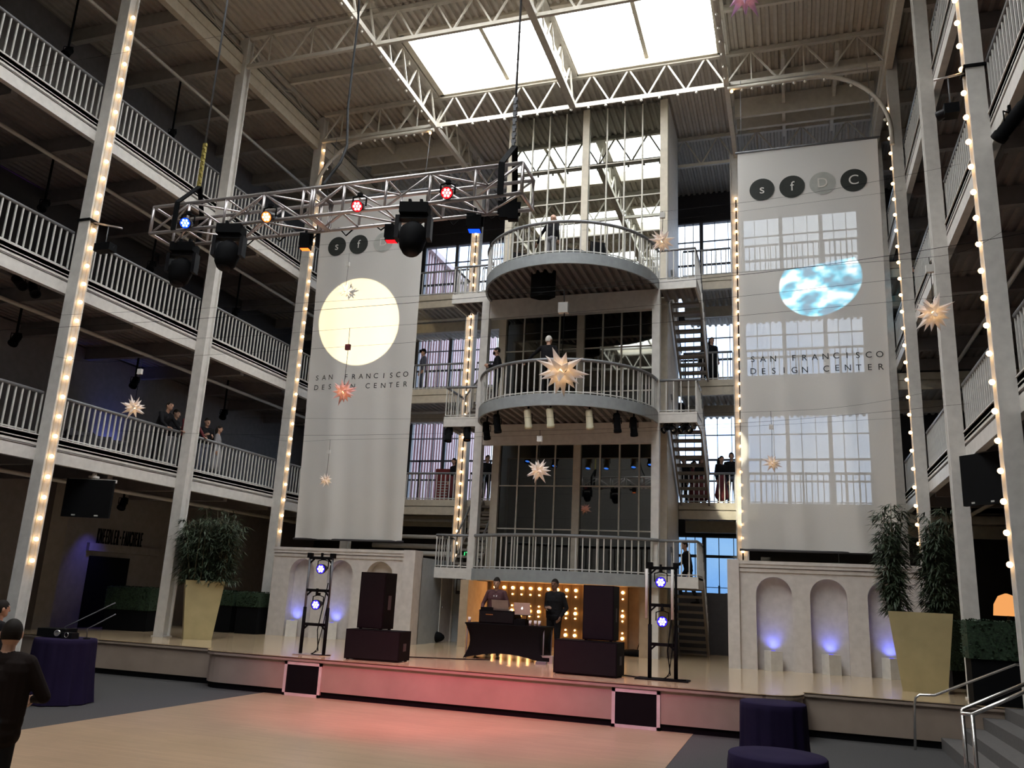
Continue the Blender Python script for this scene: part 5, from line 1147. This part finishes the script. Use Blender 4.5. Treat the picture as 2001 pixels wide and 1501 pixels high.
# seats on the lowest left gallery and tub seat, table on the topmost balcony
def tub(label, p, rz, grp):
    t = thing('tub_chair', label, 'chair', p, rz, grp)
    b = MB(); b.box(-.32, .32, -.3, .3, .12, .42); b.build('seat', MT['seat'], t)
    b = MB(); b.tube([(.31*math.cos(a), .31*math.sin(a), .5) for a in [PI*k/10 for k in range(11)]], .11, 8); b.build('backrest', MT['seat'], t)
    for x in (-.25, .25):
        for y in (-.22, .22): MB().box(x-.02, x+.02, y-.02, y+.02, 0, .12).build('leg', MT['black'], t)
for px_, lb in ((158, 'dark tub chair behind the lowest left gallery rail, nearest the lit column'), (196, 'dark tub chair second from the lit column on the lowest left gallery'), (231, 'dark tub chair in the middle of the lowest left gallery bay')):
    tub(lb, (-16.6, atx(px_, 870, -16.6).y, LF[0]), PI/2, 'tub chairs on the lowest left gallery')
p = on(1120, 22.35, BAL[2]); b = MB().lathe([(0, .74), (.46, .74), (.50, .70), (.52, .35), (.54, .02)], n=40)
t = gear('round_table', 'round table under a black cloth on the topmost balcony', 'table', p.x, p.y, p.z, [('tablecloth', b, 'black'), ('table_top', MB().lathe([(0, .72), (.45, .72), (.45, .70), (0, .70)], n=24), 'dark')])
MB().tube([(0, 0, 0), (0, 0, .7)], .05, 8).build('pedestal', MT['black'], t)
for px_, lb, yy in ((1020, 'black folding chair at the left end of the topmost balcony', 22.2), (1172, 'black folding chair tipped against the rail on the topmost balcony', 21.9)):
    p = on(px_, yy, BAL[2]); t = thing('folding_chair', lb, 'chair', p, .5, 'chairs on the topmost balcony')
    MB().box(-.22, .22, -.2, .2, .42, .46).build('seat', MT['black'], t); MB().box(-.22, .22, .18, .22, .5, .95).build('backrest', MT['black'], t)
    for sx in (-1, 1): MB().tube([(sx*.2, -.2, 0), (sx*.2, .2, .95)], .015, 6).build('leg', MT['black'], t); MB().tube([(sx*.2, .2, 0), (sx*.2, -.15, .44)], .015, 6).build('leg', MT['black'], t)
p = on(873, 28.6, BF[0]); t = gear('notice_stand', 'dark red printed sign on a stand at the lowest back gallery', 'sign', p.x, p.y, p.z, [('panel', MB().box(-.45, .45, -.02, .02, .1, 1.35), 'poster'), ('foot', MB().box(-.4, .4, -.15, .15, 0, .03), 'black')])
m = MB()
for k in range(7): m.box(-.34, .34-.1*(k % 3), -.026, -.021, .25+k*.1, .28+k*.1)
m.build('print', MT['inkg'], t)
for k, (px_, py_, X_, lb) in enumerate(((132, 102, -17.6, 'small black spot lamp under the top left gallery roof, nearest the frame corner'), (336, 262, -17.6, 'small black spot lamp under the gallery roof beyond the first lit column'), (86, 402, -17.4, 'small black spot lamp under the top left gallery floor'), (30, 664, -17.4, 'small black spot lamp under the middle left gallery floor at the frame edge'), (296, 521, -17.4, 'small black spot lamp under the top left gallery beyond the lit column'), (460, 612, -17.4, 'small black spot lamp under the top left gallery past the plain column'), (263, 748, -17.4, 'small black spot lamp above the blue-tinted star lantern'), (437, 810, -17.4, 'small black spot lamp under the middle left gallery past the plain column'), (240, 985, -17.4, 'small black spot lamp on the soffit over the shop door'))):
    q = atx(px_, py_, X_); can(lb, q, (.2, -.5, -.8), 'black', .34, .10, 'blackg', 'small spots under the left galleries', hang=min(h-q.z for h in (4.79, 8.56, 12.40, 17.62) if h > q.z+.2)+.03)
# ---------------------------------------------------------------- the lamps' own light
tp = lambda px_, py_: at(px_, py_, TYY-.24)
spot('red_lamp_light', tp(698, 412), (-6.9, 15.0, .2), 2100, (1, .085, .10), .85, .9)
spot('red_lamp_light', tp(873, 386), (-4.6, 14.6, .2), 1300, (1, .11, .42), .95, .9)
spot('orange_lamp_light', tp(521, 432), (-8.6, 10.0, 0), 170, (1, .36, .20), 1.2, .9)
spot('blue_lamp_light', tp(362, 446), (-9.0, 13.8, 0), 260, (.35, .25, 1), .9, .9)
# effect projectors: warm disc on one banner, blue picture on the other
c = at(703, 630, YB1); src = Vector((-8.0, 10.25, 7.15))
spot('disc_projector_light', src, c, 15000, (1, .80, .46), 2*math.atan(1.27/(c-src).length), .06, radius=.01).scale = (1.06, 1.12, 1)
c2 = at(1600, 552, YB1); src2 = Vector((-5.3, 10.25, 7.15))
l = spot('picture_projector_light', src2, c2, 15000, (1, 1, 1), 2*math.atan(.93/(c2-src2).length), .04, radius=.01)
ld = l.data; ld.use_nodes = True; t = ld.node_tree; em = t.nodes['Emission']; g = t.nodes.new('ShaderNodeTexCoord'); mp = t.nodes.new('ShaderNodeMapping'); n = t.nodes.new('ShaderNodeTexNoise'); r = t.nodes.new('ShaderNodeValToRGB')
mp.inputs['Scale'].default_value = (24, 34, 24); n.inputs['Scale'].default_value = 1.3; n.inputs['Detail'].default_value = 3
r.color_ramp.elements[0].position = .40; r.color_ramp.elements[0].color = (.005, .13, .25, 1); r.color_ramp.elements[1].position = .66; r.color_ramp.elements[1].color = (1, .93, .92, 1)
e = r.color_ramp.elements.new(.5); e.color = (.02, .48, .72, 1)
t.links.new(g.outputs['Normal'], mp.inputs[0]); t.links.new(mp.outputs[0], n.inputs['Vector']); t.links.new(n.outputs['Fac'], r.inputs['Fac']); t.links.new(r.outputs['Color'], em.inputs['Color'])
sx_ = t.nodes.new('ShaderNodeSeparateXYZ'); lt = t.nodes.new('ShaderNodeMath'); lt.operation = 'LESS_THAN'; lt.inputs[1].default_value = .036
t.links.new(g.outputs['Normal'], sx_.inputs[0]); t.links.new(sx_.outputs['Y'], lt.inputs[0]); t.links.new(lt.outputs[0], em.inputs['Strength'])
# added unseen spot for the sun patch on the post beside the stairs
spot('sun_patch_stand_in', (-2.0, 5.0, 9.0), (-1.45, 26.8, 5.35), 14000, (1, .93, .70), .075, .35, radius=.03)
# blue wall washers of the left side
spot('blue_wash_light', (-18.2, atx(188, 1010, -18.6).y, 3.9), (-18.9, atx(165, 1140, -18.9).y, 1.6), 45, (.16, .15, 1), 1.2, 1)
yb_ = atx(212, 860, -19.2).y
spot('blue_wash_light', (-18.8, yb_, LF[0]+.25), (-19.2, yb_-.1, LF[0]+1.5), 70, (.14, .2, 1), 1.3, 1)
vq = atz(22, 348, LF[2]-.25); spot('violet_wash_light', vq+V_((.2, .1, -1.3)), vq, 60, (.35, .06, 1), 1.4, 1)
# light spilling from the marquee bulbs is their own; daylight enters by the glazing
